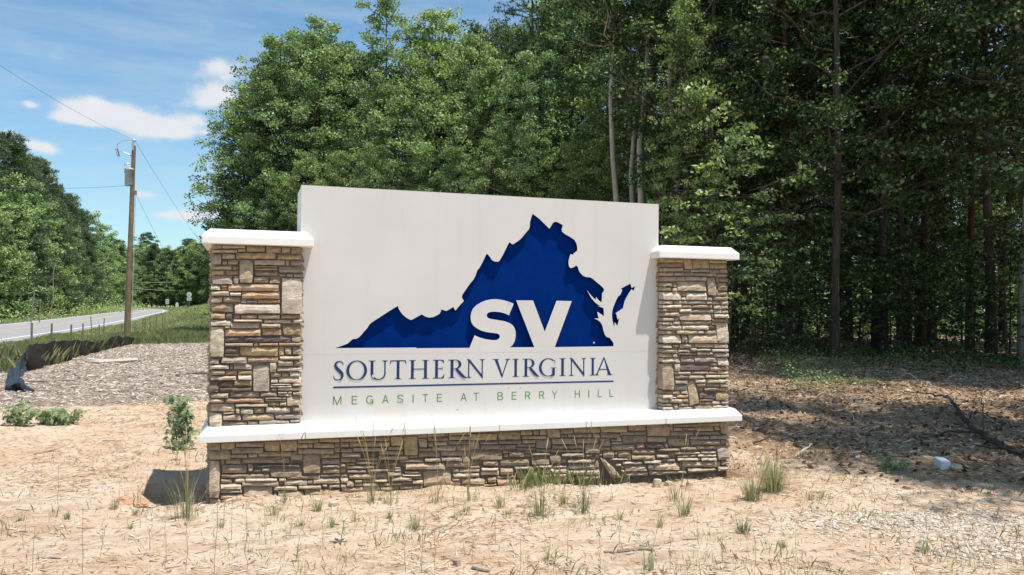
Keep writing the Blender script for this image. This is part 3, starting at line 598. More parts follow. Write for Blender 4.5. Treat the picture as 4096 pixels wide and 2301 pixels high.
isle_px = P5([(1108, 410), (1258, 332), (1275, 400), (1333, 373), (1308, 447), (1275, 420), (1240, 470), (1200, 540), (1165, 610), (1150, 680), (1140, 718), (1028, 795), (1045, 830), (1050, 870), (1060, 900), (1088, 857), (1070, 930), (1053, 993), (1012, 935), (1005, 1013), (990, 970), (975, 900), (968, 830), (975, 760), (990, 700), (1015, 640), (1045, 570), (1065, 535), (1100, 505), (1120, 460), (1130, 430)], 3.91, 2200, 1050)
def plane(pts): return [(float(p[0]), float(p[2])) for p in (on_y(u, v, PN) for u, v in pts)]
hole1, hole2 = plane(main_px), plane(isle_px)
outer = [(PX0, ZST-.05), (PX1, ZST-.05), (PX1, PZ1), (PX0, PZ1)]
REC = .042
a = Acc(); loops = [outer, hole1, hole2]; flat = [p for l in loops for p in l]
tris = tessellate_polygon([[Vector((x, z, 0)) for x, z in l] for l in loops])
a.add([(x, PN, z) for x, z in flat], [tuple(t) for t in tris])
edge_a = Acc()
for l, dp, inv in ((outer, .0465, 0), (hole1, REC, 1), (hole2, REC, 1)):
    m = len(l); V = [(x, PN, z) for x, z in l] + [(x, PN+dp, z) for x, z in l]
    (edge_a if inv else a).add(V, [((k+1) % m, k, m+k, m+(k+1) % m) for k in range(m)])
panel = a.obj('sign_panel', M_white, sign); edge_a.obj('recess_edge', M_blue, panel)  # walls of the cut coloured blue to cut bounce and deepen the shade inside
a = Acc(); a.add(*box(PX0+.001, PX1-.001, PN+.047, PN+PT, ZST-.05, PZ1)); bevelled(a.obj('panel_body', M_white, sign), .004)
a = Acc(); a.add(*box(PX0+.02, PX1-.02, PN+REC, PN+.0465, 1.0, PZ1-.02)); a.obj('blue_board', M_blue, sign)
# seam, chip, dents
def pp(u, v): p = on_y(u, v, PN); return float(p[0]), float(p[2])
a = Acc(); (xa, za), (xb, zb) = pp(1215, 1418), pp(2560, 1408)
a.add(*box(PX0+.02, PX1-.02, PN-.0006, PN+.001, za-.0014, za+.0010)); a.obj('panel_seam', M_seam2, panel)
for u, v, r_ in ((2035, 1216, .007), (2033, 1552, .006), (2081, 1553, .006), (1829, 1639, .007)):
    x, z = pp(u, v); a = Acc(); n = 10
    a.add([(x+r_*math.cos(k*2*math.pi/n), PN-.0008, z+r_*.8*math.sin(k*2*math.pi/n)) for k in range(n)], [tuple(range(n))]); a.obj('dent', M_dent, panel)
x, z = pp(2382, 1372); a = Acc(); n = 12
a.add([(x+.008*math.cos(k*2*math.pi/n), PN+REC-.002, z+.008*math.sin(k*2*math.pi/n)) for k in range(n)], [tuple(range(n))]); a.obj('screw_cap', M_chip, sign)

# lettering ------------------------------------------------------------
def seg(p, q, w0, w1=None, cap=True):
    w1 = w0 if w1 is None else w1; p = np.array(p, float); q = np.array(q, float); d = q-p; d /= np.linalg.norm(d)+1e-9; n = np.array([-d[1], d[0]])
    return [p-n*w0/2, q-n*w1/2, q+n*w1/2, p+n*w0/2]
def hseg(x0, x1, z, w): return [(x0, z-w/2), (x1, z-w/2), (x1, z+w/2), (x0, z+w/2)]
def slant(x0, z0, x1, z1, w): return [(x0-w/2, z0), (x0+w/2, z0), (x1+w/2, z1), (x1-w/2, z1)]
def ribbon(pts, sub=4):
    P = np.array(pts, float); t = np.arange(len(P)); tt = np.linspace(0, len(P)-1, (len(P)-1)*sub+1)
    def cr(y):
        out = []
        for s in tt:
            i = min(int(s), len(P)-2); f = s-i; a, b, c, d = y[max(i-1, 0)], y[i], y[i+1], y[min(i+2, len(P)-1)]
            out.append(.5*((2*b)+(-a+c)*f+(2*a-5*b+4*c-d)*f*f+(-a+3*b-3*c+d)*f**3))
        return np.array(out)
    X_, Z_, W_ = cr(P[:, 0]), cr(P[:, 1]), np.maximum(cr(P[:, 2]), .008)
    C = np.stack([X_, Z_], 1); T = np.gradient(C, axis=0); T /= np.linalg.norm(T, axis=1)[:, None]+1e-9; Nn = np.stack([-T[:, 1], T[:, 0]], 1)
    A, B = C-Nn*W_[:, None]/2, C+Nn*W_[:, None]/2
    return [[A[i], A[i+1], B[i+1], B[i]] for i in range(len(C)-1)]
def arc(cx, cz, ax, az_, thx, thz, a0, a1, n=26):
    """ring sector, thick at the sides thx, thin at top and bottom thz"""
    out = []
    for k in range(n):
        A, B = a0+(a1-a0)*k/n, a0+(a1-a0)*(k+1)/n
        f = lambda t, i: (cx+math.cos(t)*(ax-(thx if i else 0)), cz+math.sin(t)*(az_-(thz if i else 0)))
        out.append([f(A, 0), f(B, 0), f(B, 1), f(A, 1)])
    return out
TH, tn, SF = .145, .05, .028
def ser(x, z, w): return [hseg(x-w/2, x+w/2, z+(SF/2 if z < .5 else -SF/2), SF), [(x-w*.32, z+(SF if z < .5 else -SF)), (x+w*.32, z+(SF if z < .5 else -SF)), (x+w*.16, z+(.07 if z < .5 else -.07)), (x-w*.16, z+(.07 if z < .5 else -.07))]]
def stem(x, w=TH, both=True): return [slant(x, .01, x, .99, w)] + ser(x, 0, .36 if w > .1 else .28) + ser(x, 1, .36 if w > .1 else .28)
GL = {
 'S': (.54, lambda: ribbon([(.49, .76, .02), (.465, .90, .05), (.33, .975, .05), (.18, .93, .08), (.11, .79, .125), (.17, .64, .16), (.30, .50, .175), (.43, .35, .16), (.455, .20, .125), (.38, .06, .08), (.23, .02, .05), (.07, .07, .05), (.025, .26, .02)])),
 'O': (1.05, lambda: arc(.525, .5, .525, .515, .15, .045, 0, 2*math.pi, 40)),
 'U': (1.0, lambda: [slant(.19, .36, .19, .99, TH)] + ser(.19, 1, .37) + ser(.84, 1, .32) + [slant(.84, .36, .84, .99, .07)] + ribbon([(.19, .38, TH), (.20, .24, TH), (.28, .10, .11), (.45, .015, .055), (.62, .03, .055), (.77, .13, .065), (.835, .26, .07), (.84, .38, .07)])),
 'T': (.85, lambda: [slant(.43, .01, .43, .98, TH)] + ser(.43, 0, .38) + [hseg(.035, .815, .975, .05)] + [[(.035, .99), (0, .80), (.025, .80), (.10, .95)], [(.815, .99), (.85, .80), (.825, .80), (.75, .95)]]),
 'H': (1.04, lambda: stem(.19) + stem(.85) + [hseg(.19, .85, .52, .045)]),
 'E': (.6, lambda: [slant(.19, .01, .19, .99, TH)] + [hseg(.01, .50, .98, .045), hseg(.01, .54, .02, .045), hseg(.2, .47, .52, .045)] + [[(.55, .99), (.56, .82), (.535, .82), (.44, .96)], [(.56, .20), (.60, .22), (.55, 0), (.45, .04)], [(.46, .62), (.485, .62), (.485, .42), (.46, .42)]]),
 'R': (.93, lambda: [slant(.19, .01, .19, .99, TH)] + ser(.19, 0, .36) + [hseg(.01, .36, .98, .04)] + arc(.36, .745, .29, .255, .14, .04, -math.pi/2, math.pi/2, 16) + [hseg(.2, .40, .50, .04)] + ribbon([(.40, .50, .12), (.55, .30, .15), (.70, .12, .15), (.82, .03, .09), (.93, .01, .02)])),
 'N': (1.0, lambda: [slant(.15, .01, .15, .92, .065), slant(.85, .0, .85, .99, .065)] + ser(.15, 0, .27) + ser(.85, 1, .27) + [[(.04, 1.03), (.15, 1.0), (.89, .0), (.87, -.06)], [(.04, 1.03), (.20, 1.0), (.90, .08), (.86, -.05)]]),
 'V': (1.05, lambda: [[(.10, .99), (.27, .99), (.58, .06), (.52, -.05)], [(.88, .99), (.80, .99), (.50, .02), (.53, -.05)]] + ser(.18, 1, .36) + ser(.84, 1, .28)),
 'I': (.37, lambda: stem(.185)),
 'G': (.98, lambda: arc(.52, .5, .52, .515, .15, .045, R(48), R(305), 32) + [[(.87, .90), (.90, .90), (.90, .70), (.87, .74)], slant(.82, .05, .82, .46, TH), hseg(.64, .98, .47, .03)] + ribbon([(.62, .0, .04), (.75, .03, .05), (.86, .07, .05)])),
 'A': (1.08, lambda: [[(.11, .01), (.19, .01), (.57, .93), (.54, 1.05)], [(.78, .01), (.96, .01), (.60, .98), (.54, 1.05)], hseg(.28, .78, .33, .045)] + ser(.15, 0, .28) + ser(.88, 0, .34)),
}
w_ = .105
SL = {
 'M': (.96, lambda: [slant(.06, 0, .06, 1, w_), slant(.90, 0, .90, 1, w_), slant(.08, 1, .48, 0, w_*1.1), slant(.88, 1, .48, 0, w_*1.1)]),
 'E': (.62, lambda: [slant(.055, 0, .055, 1, w_), hseg(.055, .62, .95, .09), hseg(.055, .56, .52, .09), hseg(.055, .62, .05, .09)]),
 'G': (.85, lambda: arc(.43, .5, .43, .51, w_, .09, R(42), R(325), 24) + [hseg(.46, .83, .46, .09), slant(.79, .0, .79, .46, w_)]),
 'A': (.80, lambda: [slant(.05, 0, .40, 1, w_*1.1), slant(.75, 0, .40, 1, w_*1.1), hseg(.18, .62, .33, .09)]),
 'S': (.75, lambda: ribbon([(.70, .78, w_*.9), (.62, .91, .09), (.38, .96, .09), (.14, .90, .1), (.09, .73, w_), (.22, .58, .1), (.50, .47, .1), (.68, .33, w_), (.66, .14, w_), (.45, .04, .09), (.20, .06, .09), (.04, .24, w_*.9)])),
 'I': (.11, lambda: [slant(.055, 0, .055, 1, w_)]),
 'T': (.66, lambda: [slant(.33, 0, .33, .95, w_), hseg(0, .66, .95, .09)]),
 'B': (.68, lambda: [slant(.055, 0, .055, 1, w_), hseg(.05, .36, .955, .09), hseg(.05, .38, .52, .09), hseg(.05, .38, .045, .09)] + arc(.35, .735, .27, .265, w_, .09, -math.pi/2, math.pi/2, 12) + arc(.37, .28, .31, .28, w_, .09, -math.pi/2, math.pi/2, 12)),
 'R': (.68, lambda: [slant(.055, 0, .055, 1, w_), hseg(.05, .36, .955, .09), hseg(.05, .38, .46, .09)] + arc(.35, .71, .30, .29, w_, .09, -math.pi/2, math.pi/2, 12) + [slant(.38, .46, .63, 0, w_)]),
 'Y': (.76, lambda: [slant(.38, 0, .38, .45, w_), slant(.38, .43, .05, 1, w_), slant(.38, .43, .71, 1, w_)]),
 'H': (.70, lambda: [slant(.055, 0, .055, 1, w_), slant(.645, 0, .645, 1, w_), hseg(.05, .65, .52, .09)]),
 'L': (.55, lambda: [slant(.055, 0, .055, 1, w_), hseg(.05, .55, .05, .09)]),
}
def letter(ch, tab, x0, x1, z0, z1, mat, k=0):
    wd, fn = tab[ch]; a = Acc()
    for i, q in enumerate(fn()):
        q = [(x0+(x1-x0)*p[0]/wd, z0+(z1-z0)*p[1]) for p in q]; y = PN-.0012-.00012*(i % 40) - .00004*(k % 2)
        ar = sum(q[j][0]*q[(j+1) % 4][1]-q[(j+1) % 4][0]*q[j][1] for j in range(4))
        if ar < 0: q = q[::-1]
        a.add([(p[0], y, p[1]) for p in q], [(0, 1, 2, 3)])
    a.obj('letter', mat, panel)
s_ = 4.2933
(_, zb0), (_, zt0) = pp(1300+600/s_, 1390+556/s_), pp(1300+600/s_, 1390+226/s_)      # baseline and cap height at the left word
(_, zb1), (_, zt1) = pp(1900+1500/s_, 1390+494/s_), pp(1900+1500/s_, 1390+190/s_)
ZB, ZT = (zb0+zb1)/2, (zt0+zt1)/2
big = [('S', 0, 140, 325), ('O', 0, 365, 722), ('U', 0, 742, 1083), ('T', 0, 1108, 1397), ('H', 0, 1435, 1790), ('E', 0, 1850, 2055), ('R', 0, 2113, 2440), ('N', 0, 2418, 2748),
       ('V', 1, 300, 625), ('I', 1, 640, 755), ('R', 1, 812, 1110), ('G', 1, 1097, 1395), ('I', 1, 1445, 1560), ('N', 1, 1608, 1912), ('I', 1, 1970, 2072), ('A', 1, 2040, 2375)]
for k, (ch, side, a0, a1) in enumerate(big):
    ox = 1300 if side == 0 else 1900
    letter(ch, GL, pp(ox+a0/s_, 1480)[0], pp(ox+a1/s_, 1480)[0], ZB, ZT, M_navy, k)
(_, zb0), (_, zt0) = pp(1300+500/s_, 1390+976/s_), pp(1300+500/s_, 1390+832/s_)
(_, zb1), (_, zt1) = pp(1900+1750/s_, 1390+864/s_), pp(1900+1750/s_, 1390+737/s_)
GB, GT = (zb0+zb1)/2, (zt0+zt1)/2
small = [('M', 0, 135, 285), ('E', 0, 458, 555), ('G', 0, 708, 830), ('A', 0, 983, 1093), ('S', 0, 1235, 1345), ('I', 0, 1503, 1522), ('T', 0, 1675, 1770), ('E', 0, 1922, 2010), ('A', 0, 2328, 2432), ('T', 1, -28, 68),
         ('B', 1, 385, 482), ('E', 1, 630, 713), ('R', 1, 860, 950), ('R', 1, 1100, 1190), ('Y', 1, 1320, 1413), ('H', 1, 1712, 1802), ('I', 1, 1945, 1962), ('L', 1, 2107, 2178), ('L', 1, 2308, 2380)]
for k, (ch, side, a0, a1) in enumerate(small):
    ox = 1300 if side == 0 else 1900
    letter(ch, SL, pp(ox+a0/s_, 1590)[0], pp(ox+a1/s_, 1590)[0], GB, GT, M_green, k)
x0, z0 = pp(1300+140/s_, 1390+686/s_); x1, z1 = pp(1900+2378/s_, 1390+582/s_); zz = (z0+z1)/2
a = Acc(); a.add(*box(x0, x1, PN-.0015, PN-.0002, zz-.0075, zz+.0075)); a.obj('underline', M_navy, panel)
cx_, cz_ = pp(1300+825/s_, 1390+495/s_); a = Acc()
a.add([(cx_-.006, PN-.007, cz_+.018), (cx_-.012, PN-.007, cz_-.002), (cx_+.006, PN-.007, cz_-.02), (cx_+.010, PN-.007, cz_+.004)], [(0, 1, 2, 3)]); a.obj('paint_chip', M_chip, panel)

# electrical box on the right side of the right pillar
bx = tag(empty('electrical_box', (SW+.02, .35, 1.38)), 'grey metal electrical box on the outer side of the right pillar', 'electrical box')
a = Acc(); a.add(*box(-.02, .05, -.15, .2, -.23, .23)); bevelled(a.obj('enclosure', M_can, bx), .006)
a = Acc(); a.add(*box(.051, .062, -.165, .215, -.245, .245)); bevelled(a.obj('cover', M_metal, bx), .004)
a = Acc(); addtube(a, [(.02, .03, -.23), (.02, .03, -.74)], .014, 8); a.obj('conduit', M_metal, bx)

# ------------------------------------------------------------------ trees
def leaf_quads(acc, C, L, Wd, rg, up=.9):
    n = len(C); N = rg.normal(size=(n, 3)); N /= np.linalg.norm(N, axis=1)[:, None]; N[:, 2] += up; N /= np.linalg.norm(N, axis=1)[:, None]
    T = np.cross(N, rg.normal(size=(n, 3))); T /= np.linalg.norm(T, axis=1)[:, None]+1e-9; B = np.cross(N, T)
    l = (L*rg.uniform(.65, 1.3, n))[:, None]; w = (Wd*rg.uniform(.7, 1.25, n))[:, None]
    V = np.stack([C-T*l/2, C-B*w/2+T*l*.08, C+T*l/2, C+B*w/2+T*l*.08], 1).reshape(-1, 3)
    acc.add(V, np.arange(n*4).reshape(n, 4))
def tri_needles(acc, C, L, Wd, rg, per, dirs=None):
    n = len(C)*per; D = rg.normal(size=(n, 3)); D[:, 2] += .35; D /= np.linalg.norm(D, axis=1)[:, None]
    c = np.repeat(C, per, 0); S = np.cross(D, rg.normal(size=(n, 3))); S /= np.linalg.norm(S, axis=1)[:, None]+1e-9
    l = (L*rg.uniform(.6, 1.2, n))[:, None]
    V = np.stack([c-S*Wd/2, c+S*Wd/2, c+D*l], 1).reshape(-1, 3); acc.add(V, np.arange(n*3).reshape(n, 3))
def curve_pts(a, b, sag, rg, n=5, wob=.04):
    a = np.array(a, float); b = np.array(b, float); t = np.linspace(0, 1, n)[:, None]; L = np.linalg.norm(b-a)
    P = a+(b-a)*t; P[:, 2] += (np.sin(t[:, 0]*np.pi))*sag; P[1:-1] += rg.normal(size=(n-2, 3))*wob*L; return P
def make_tree(seed, H, Rr, cb, nlimb, nclump, per, leaf, trunk_r, kind='broad', top=.97, mat=None, bark=None, shape=.7, flat=.55, clr=(.45, .85), rise=(.15, .75), lean=0.):
    rg = np.random.default_rng(seed); wood = Acc(); fol = Acc()
    t = np.linspace(0, 1, 9); T = np.stack([lean*H*t+np.cumsum(rg.normal(size=9)*.0045*H*(t > .15)), np.cumsum(rg.normal(size=9)*.0045*H*(t > .15)), t*H*.97-.25], 1); T[:, :2] -= T[0, :2]
    rad = trunk_r*.70*(1-t*.88)*(1+.3*np.exp(-t*60)); addtube(wood, T, rad, 9)
    def tp(z): return np.array([np.interp(z, T[:, 2], T[:, 0]), np.interp(z, T[:, 2], T[:, 1]), z])
    CC = []
    for i in range(nlimb):
        f = ((i+rg.random())/nlimb)**.92; z = H*(cb+(top-cb)*f); a = i*2.39996+rg.normal()*.5
        prof = (math.sin(math.pi*min(.97, f*.80+.17)))**shape if kind != 'pine' else (1-f)**.55*.9+.15
        L = Rr*prof*rg.uniform(.62, 1.12)
        ri = rg.uniform(*rise)*(1 if kind != 'pine' else .5)
        s = tp(max(.3, z-L*ri*.75)); e = s+np.array([math.cos(a)*L, math.sin(a)*L, L*ri])
        P = curve_pts(s, e, -.06*L, rg); addtube(wood, P, np.linspace(max(.012, trunk_r*.26*(1-f*.7)), .010, 5), 4)
        for k in range(nclump):
            u = rg.uniform(.38, 1.05); q = s+(e-s)*u+rg.normal(size=3)*np.array([.16, .16, .10])*L*(.5+u)*.9
            if k % 2 == 0: addtube(wood, [s+(e-s)*u*.7, q], [.014, .006], 3)
            CC.append((q, rg.uniform(*clr)))
    for c, r in CC:
        n = int(per*(r/.65)**2); g = rg.normal(size=(n, 3)); g /= np.linalg.norm(g, axis=1)[:, None]; g *= (rg.random(n)**.45)[:, None]*r*np.array([1, 1, flat])
        if kind == 'pine': tri_needles(fol, c+g[:max(4, n//10)], leaf*1.5, leaf*.22, rg, 9)
        else: leaf_quads(fol, c+g, leaf, leaf*.62, rg)
    return wood.mesh('trunk', bark or M_bark, True), fol.mesh('crown', mat or (M_needle if kind == 'pine' else M_leaf))
TREES = {
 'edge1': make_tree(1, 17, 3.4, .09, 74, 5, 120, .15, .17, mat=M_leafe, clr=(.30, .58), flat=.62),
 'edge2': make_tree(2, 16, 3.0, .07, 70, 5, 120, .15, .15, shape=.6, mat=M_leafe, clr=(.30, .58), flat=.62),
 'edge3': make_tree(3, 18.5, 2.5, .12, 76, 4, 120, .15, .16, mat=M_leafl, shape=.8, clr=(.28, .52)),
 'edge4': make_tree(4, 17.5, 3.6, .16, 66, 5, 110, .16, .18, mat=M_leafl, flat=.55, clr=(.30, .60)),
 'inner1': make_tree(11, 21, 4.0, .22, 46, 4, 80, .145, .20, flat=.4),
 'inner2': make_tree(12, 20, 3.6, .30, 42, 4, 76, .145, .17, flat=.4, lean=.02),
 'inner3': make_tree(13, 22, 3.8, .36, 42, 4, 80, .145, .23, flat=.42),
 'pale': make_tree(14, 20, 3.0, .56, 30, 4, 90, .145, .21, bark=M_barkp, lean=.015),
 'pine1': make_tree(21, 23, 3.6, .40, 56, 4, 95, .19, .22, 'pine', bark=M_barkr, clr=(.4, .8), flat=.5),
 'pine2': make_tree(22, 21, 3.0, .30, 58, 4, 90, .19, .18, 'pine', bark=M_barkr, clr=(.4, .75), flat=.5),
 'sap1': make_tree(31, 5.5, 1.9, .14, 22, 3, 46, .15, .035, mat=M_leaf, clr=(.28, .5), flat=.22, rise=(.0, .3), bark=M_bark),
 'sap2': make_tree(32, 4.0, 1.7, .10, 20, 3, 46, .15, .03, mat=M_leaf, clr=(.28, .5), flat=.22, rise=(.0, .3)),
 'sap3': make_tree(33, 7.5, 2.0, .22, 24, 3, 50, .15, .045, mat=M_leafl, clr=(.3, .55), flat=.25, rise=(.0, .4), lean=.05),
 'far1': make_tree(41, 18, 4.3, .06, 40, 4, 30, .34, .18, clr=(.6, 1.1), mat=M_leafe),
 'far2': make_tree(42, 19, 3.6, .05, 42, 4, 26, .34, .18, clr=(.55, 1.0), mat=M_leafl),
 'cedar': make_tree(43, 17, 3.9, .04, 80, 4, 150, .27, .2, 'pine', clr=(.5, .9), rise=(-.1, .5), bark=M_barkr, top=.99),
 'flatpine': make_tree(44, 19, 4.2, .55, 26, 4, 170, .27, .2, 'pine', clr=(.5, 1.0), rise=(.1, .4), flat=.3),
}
bk = TREES['edge2'][1].copy(); bk.materials[0] = M_leaf; TREES['back'] = (TREES['edge2'][0], bk)  # same crown in the darkened leaf, painting the shade between lit crowns
NM = dict(back='forest_tree', edge1='broadleaf_tree', edge2='broadleaf_tree', edge3='broadleaf_tree', edge4='broadleaf_tree', inner1='forest_tree', inner2='forest_tree', inner3='forest_tree', pale='pale_trunk_tree', pine1='pine_tree', pine2='pine_tree',
          sap1='sapling', sap2='sapling', sap3='sapling', far1='distant_tree', far2='distant_tree', cedar='roadside_pine', flatpine='flat_topped_pine')
def tree(kind, x, y, s=1., rz=None, label='', group=None, cat='tree', sz=None, rx=0):
    r = empty(NM[kind], (x, y, gz(x, y)-.02), rng.uniform(0, 6.28) if rz is None else rz); r.scale = (s, s, sz or s); r.rotation_euler[0] = rx
    tag(r, label, cat, group); inst('trunk', TREES[kind][0], r); inst('crown', TREES[kind][1], r); return r
def tpx(kind, u, D, h=None, **k):
    """u in the 2576-wide view, D metres in front of the camera, h height"""
    x, y = at_depth(u*S9, D); H0 = {'back': 16, 'edge1': 17, 'edge2': 16, 'edge3': 18.5, 'edge4': 17.5, 'inner1': 21, 'inner2': 20, 'inner3': 22, 'pale': 20, 'pine1': 23, 'pine2': 21, 'sap1': 5.5, 'sap2': 4, 'sap3': 7.5, 'far1': 18, 'far2': 19, 'cedar': 17, 'flatpine': 19}[kind]
    s = (h or H0)/H0; return tree(kind, x, y, s, **k)
EG = 'leafy trees along the front of the wood'
for kd, u, D, h, lb in [
    ('edge2', 638, 46, 15.4, 'leftmost leafy tree of the wood, at its corner behind the left pillar'),
    ('edge1', 694, 45, 17.4, 'broad leafy tree second from the left corner of the wood'),
    ('edge4', 775, 46, 18.6, 'broad light green tree with sky gaps above the sign\'s top left corner'),
    ('edge1', 850, 49, 18.2, 'rounded green tree just left of the tall narrow tree'),
    ('edge3', 948, 44, 20.6, 'tall narrow pointed light green tree breaking the skyline'),
    ('edge2', 1010, 42, 14.0, 'lower dense leafy tree under the gap in the skyline'),
    ('edge1', 1085, 44, 18.4, 'twin-topped leafy tree right of the gap in the skyline'),
    ('edge4', 1165, 40, 15.5, 'light green tree in front of the tall pine'),
    ('edge3', 1240, 39, 14.6, 'light green narrow tree left of the tall pine, lower than it'),
    ('edge4', 1330, 37, 13.5, 'dense leafy tree at the foot of the tall pine'),
    ('edge3', 1425, 37, 17.5, 'leafy tree right of the tall pine'),
    ('edge2', 1520, 36, 15.0, 'dense leafy tree left of the pale bare trunks')]:
    tpx(kd, u, D, h, label=lb, group=EG)
for u, D, h in [(612, 50, 14.8), (640, 50, 16.0), (668, 49, 16.8), (695, 50, 17.6), (735, 50, 18.6), (775, 52, 19.6), (815, 51, 19.4), (855, 52, 19.4), (895, 52, 19.2), (930, 52, 19.2), (985, 50, 16.5), (1030, 50, 16.8), (1070, 49, 18.4), (1110, 49, 18.8), (1150, 48, 18.2), (1195, 47, 18.0), (1235, 46, 18), (1290, 45, 18), (1340, 46, 18.5), (1390, 44, 19), (1440, 43, 19.5), (1480, 42, 20), (632, 45, 9), (690, 43, 9), (760, 42, 10), (850, 41, 10), (950, 40, 10), (1050, 39, 10), (1150, 37.5, 9.5), (1250, 36.5, 9.5), (1350, 35.5, 9.5), (1450, 34.5, 9), (1520, 33.5, 9)]:
    wh = 'left pillar' if u < 740 else 'left part of the sign' if u < 1000 else 'middle of the sign' if u < 1300 else 'right part of the sign'
    tpx('back' if D > 45.5 else ['edge2', 'edge1'][int(u/10) % 2], u+rng.uniform(-10, 10), D, h*rng.uniform(.97, 1.02), label=('dense shade-toned tree filling the second row behind the ' if D > 45.5 else 'low leafy tree in the front of the wood behind the ')+wh, group='leafy trees filling the wood behind the sign')
tpx('pine1', 1342, 42, 22.5, label='tall pine with dark trunk and open crown above the treeline', group='pines in the wood')
tpx('pine2', 1185, 52, 19.5, label='dark pine top showing at the gap in the skyline', group='pines in the wood')
tpx('pine2', 1420, 40, 21, label='second pine, close to the right of the tall open one', group='pines in the wood')
for kd, u, D, h, lb in [('pale', 1556, 30, 20, 'straight pale bare trunk rising above the sign\'s top edge'), ('pale', 1620, 29, 21, 'thickest pale bark trunk of the group above the sign\'s right end'), ('pale', 1601, 31, 19, 'thin pale leaning trunk beside the thick pale one'),
                        ('pale', 1700, 29, 20, 'greyish trunk directly above the right pillar'), ('inner2', 1745, 27, 19, 'thin dark trunk just right of the right pillar\'s line')]:
    tpx(kd, u, D, h, label=lb, group='bare trunks above the sign\'s right end')
IG = 'dark trunks in the wood right of the sign'
for kd, u, D, h, lb in [('inner1', 2100, 24, 21, 'dark straight trunk nearest the clearing, right of the sign'), ('inner3', 2205, 30, 23, 'thick dark trunk right of the nearest dark trunk'), ('inner2', 1962, 32, 20, 'dark trunk midway between right pillar and nearest dark trunk'),
                        ('pine2', 1872, 31, 22, 'dark reddish pine trunk just right of the sign'), ('inner3', 2492, 26, 22, 'dark leaning trunk near the right edge of the wood'), ('inner1', 2345, 34, 22, 'dark trunk left of the leaning one'),
                        ('pine1', 2440, 30, 22, 'reddish pine trunk near the right edge'), ('pale', 2574, 25, 20, 'pale trunk at the very right edge'), ('inner2', 2280, 27, 20, 'slim dark trunk in the middle of the right hand wood')]:
    tpx(kd, u, D, h, label=lb, group=IG)
# interior rows
def too_near(x, y, L, d): return any((x-a)**2+(y-b)**2 < d*d for a, b in L)
placed = []; cnt = 0
for row in range(7):
    for k in range(40):
        y = -12+k*2.3+rng.uniform(-.9, .9)+row; x = float(edge_x(y))+2.2+row*3.3+rng.uniform(-.9, .9)
        p = np.array([x, y, 0])-CAM; D = float(p @ FW); lat = float(p @ RT)
        if D < 3 and row > 1: continue
        if y < 8 and x < 18: continue
        u = 2048+FPX*lat/max(D, .1) if D > .5 else 9999
        if u < 2600 or u > 5200 or D > 66 or too_near(x, y, placed, 2.4): continue
        if D < 26 and u < 4250: continue
        placed.append((x, y)); cnt += 1
        kd = ['inner1', 'inner2', 'inner3', 'inner1', 'pine1', 'inner2', 'pine2', 'inner3', 'back'][int(rng.integers(9))]
        tree(kd, x, y, rng.uniform(.88, 1.08), label='dark forest tree standing deep in the shaded wood', group='trees deep in the shaded wood')
for k in range(46):
    D = 58+(k % 3)*5+rng.uniform(-2, 2); x, y = at_depth(2250+k*58+rng.uniform(-20, 20), D)
    tree('back', x, y, rng.uniform(.8, 1.15), label='leafy tree at the far side of the shaded wood', group='trees closing the back of the wood')
# trees out of the picture on the right whose shade falls into it
for x, y, kd in [(12.2, -3.4, 'inner1'), (12.9, -.9, 'inner3'), (15.2, -3.4, 'inner3'), (12.8, -6.5, 'inner2'), (18.6, 5.2, 'inner3'), (20.5, 6.6, 'inner1'), (22, 3, 'inner2')]:
    tree(kd, x, y, rng.uniform(.92, 1.05), label='forest tree shading the clearing at its right side', group='trees right of the clearing')
tpx('edge3', 1735, 25, 11.5, label='pale green leafy tree reaching left above the right pillar', group=None)
UG = 'saplings with layered leaves in the wood'
for kd, u, D, h in [('sap1', 1850, 26, 6.5), ('sap3', 1800, 24, 8.5), ('sap1', 1930, 27, 7), ('sap3', 1760, 30, 11), ('sap2', 1900, 25, 4.2), ('sap3', 2060, 28, 9), ('sap2', 2140, 27, 4), ('sap1', 2200, 29, 6), ('sap3', 2290, 28, 8), ('sap2', 2380, 26, 4.2),
                    ('sap1', 2450, 28, 6.5), ('sap3', 2540, 27, 8), ('sap1', 1980, 31, 7), ('sap3', 2330, 31, 10), ('sap1', 2240, 32, 7), ('sap2', 1990, 24, 3), ('sap1', 2120, 31, 7), ('sap3', 2420, 33, 10), ('sap3', 1880, 33, 11), ('sap2', 2500, 31, 5), ('sap3', 1830, 22.5, 6.5), ('sap1', 1890, 23.5, 5), ('sap2', 2060, 25, 3.4), ('sap1', 2170, 25.5, 5.2), ('sap2', 2270, 25, 3.6), ('sap1', 2340, 26, 5), ('sap2', 2430, 25, 3.4), ('sap1', 2530, 24.5, 4.6), ('sap3', 2000, 27, 8), ('sap3', 2160, 35, 11), ('sap3', 1700, 28, 7), ('sap3', 1650, 34, 9)]:
    wh = 'close beside the right pillar' if u < 1850 else 'left of the nearest dark trunk' if u < 2090 else 'between the nearest dark trunk and the thick one' if u < 2215 else 'right of the thick dark trunk' if u < 2400 else 'towards the right edge of the wood'
    tpx(kd, u, D, h, label=('low ' if h < 4.5 else 'middling ' if h < 7.5 else 'tall ')+'sapling with flat leaf layers '+wh, group=UG)
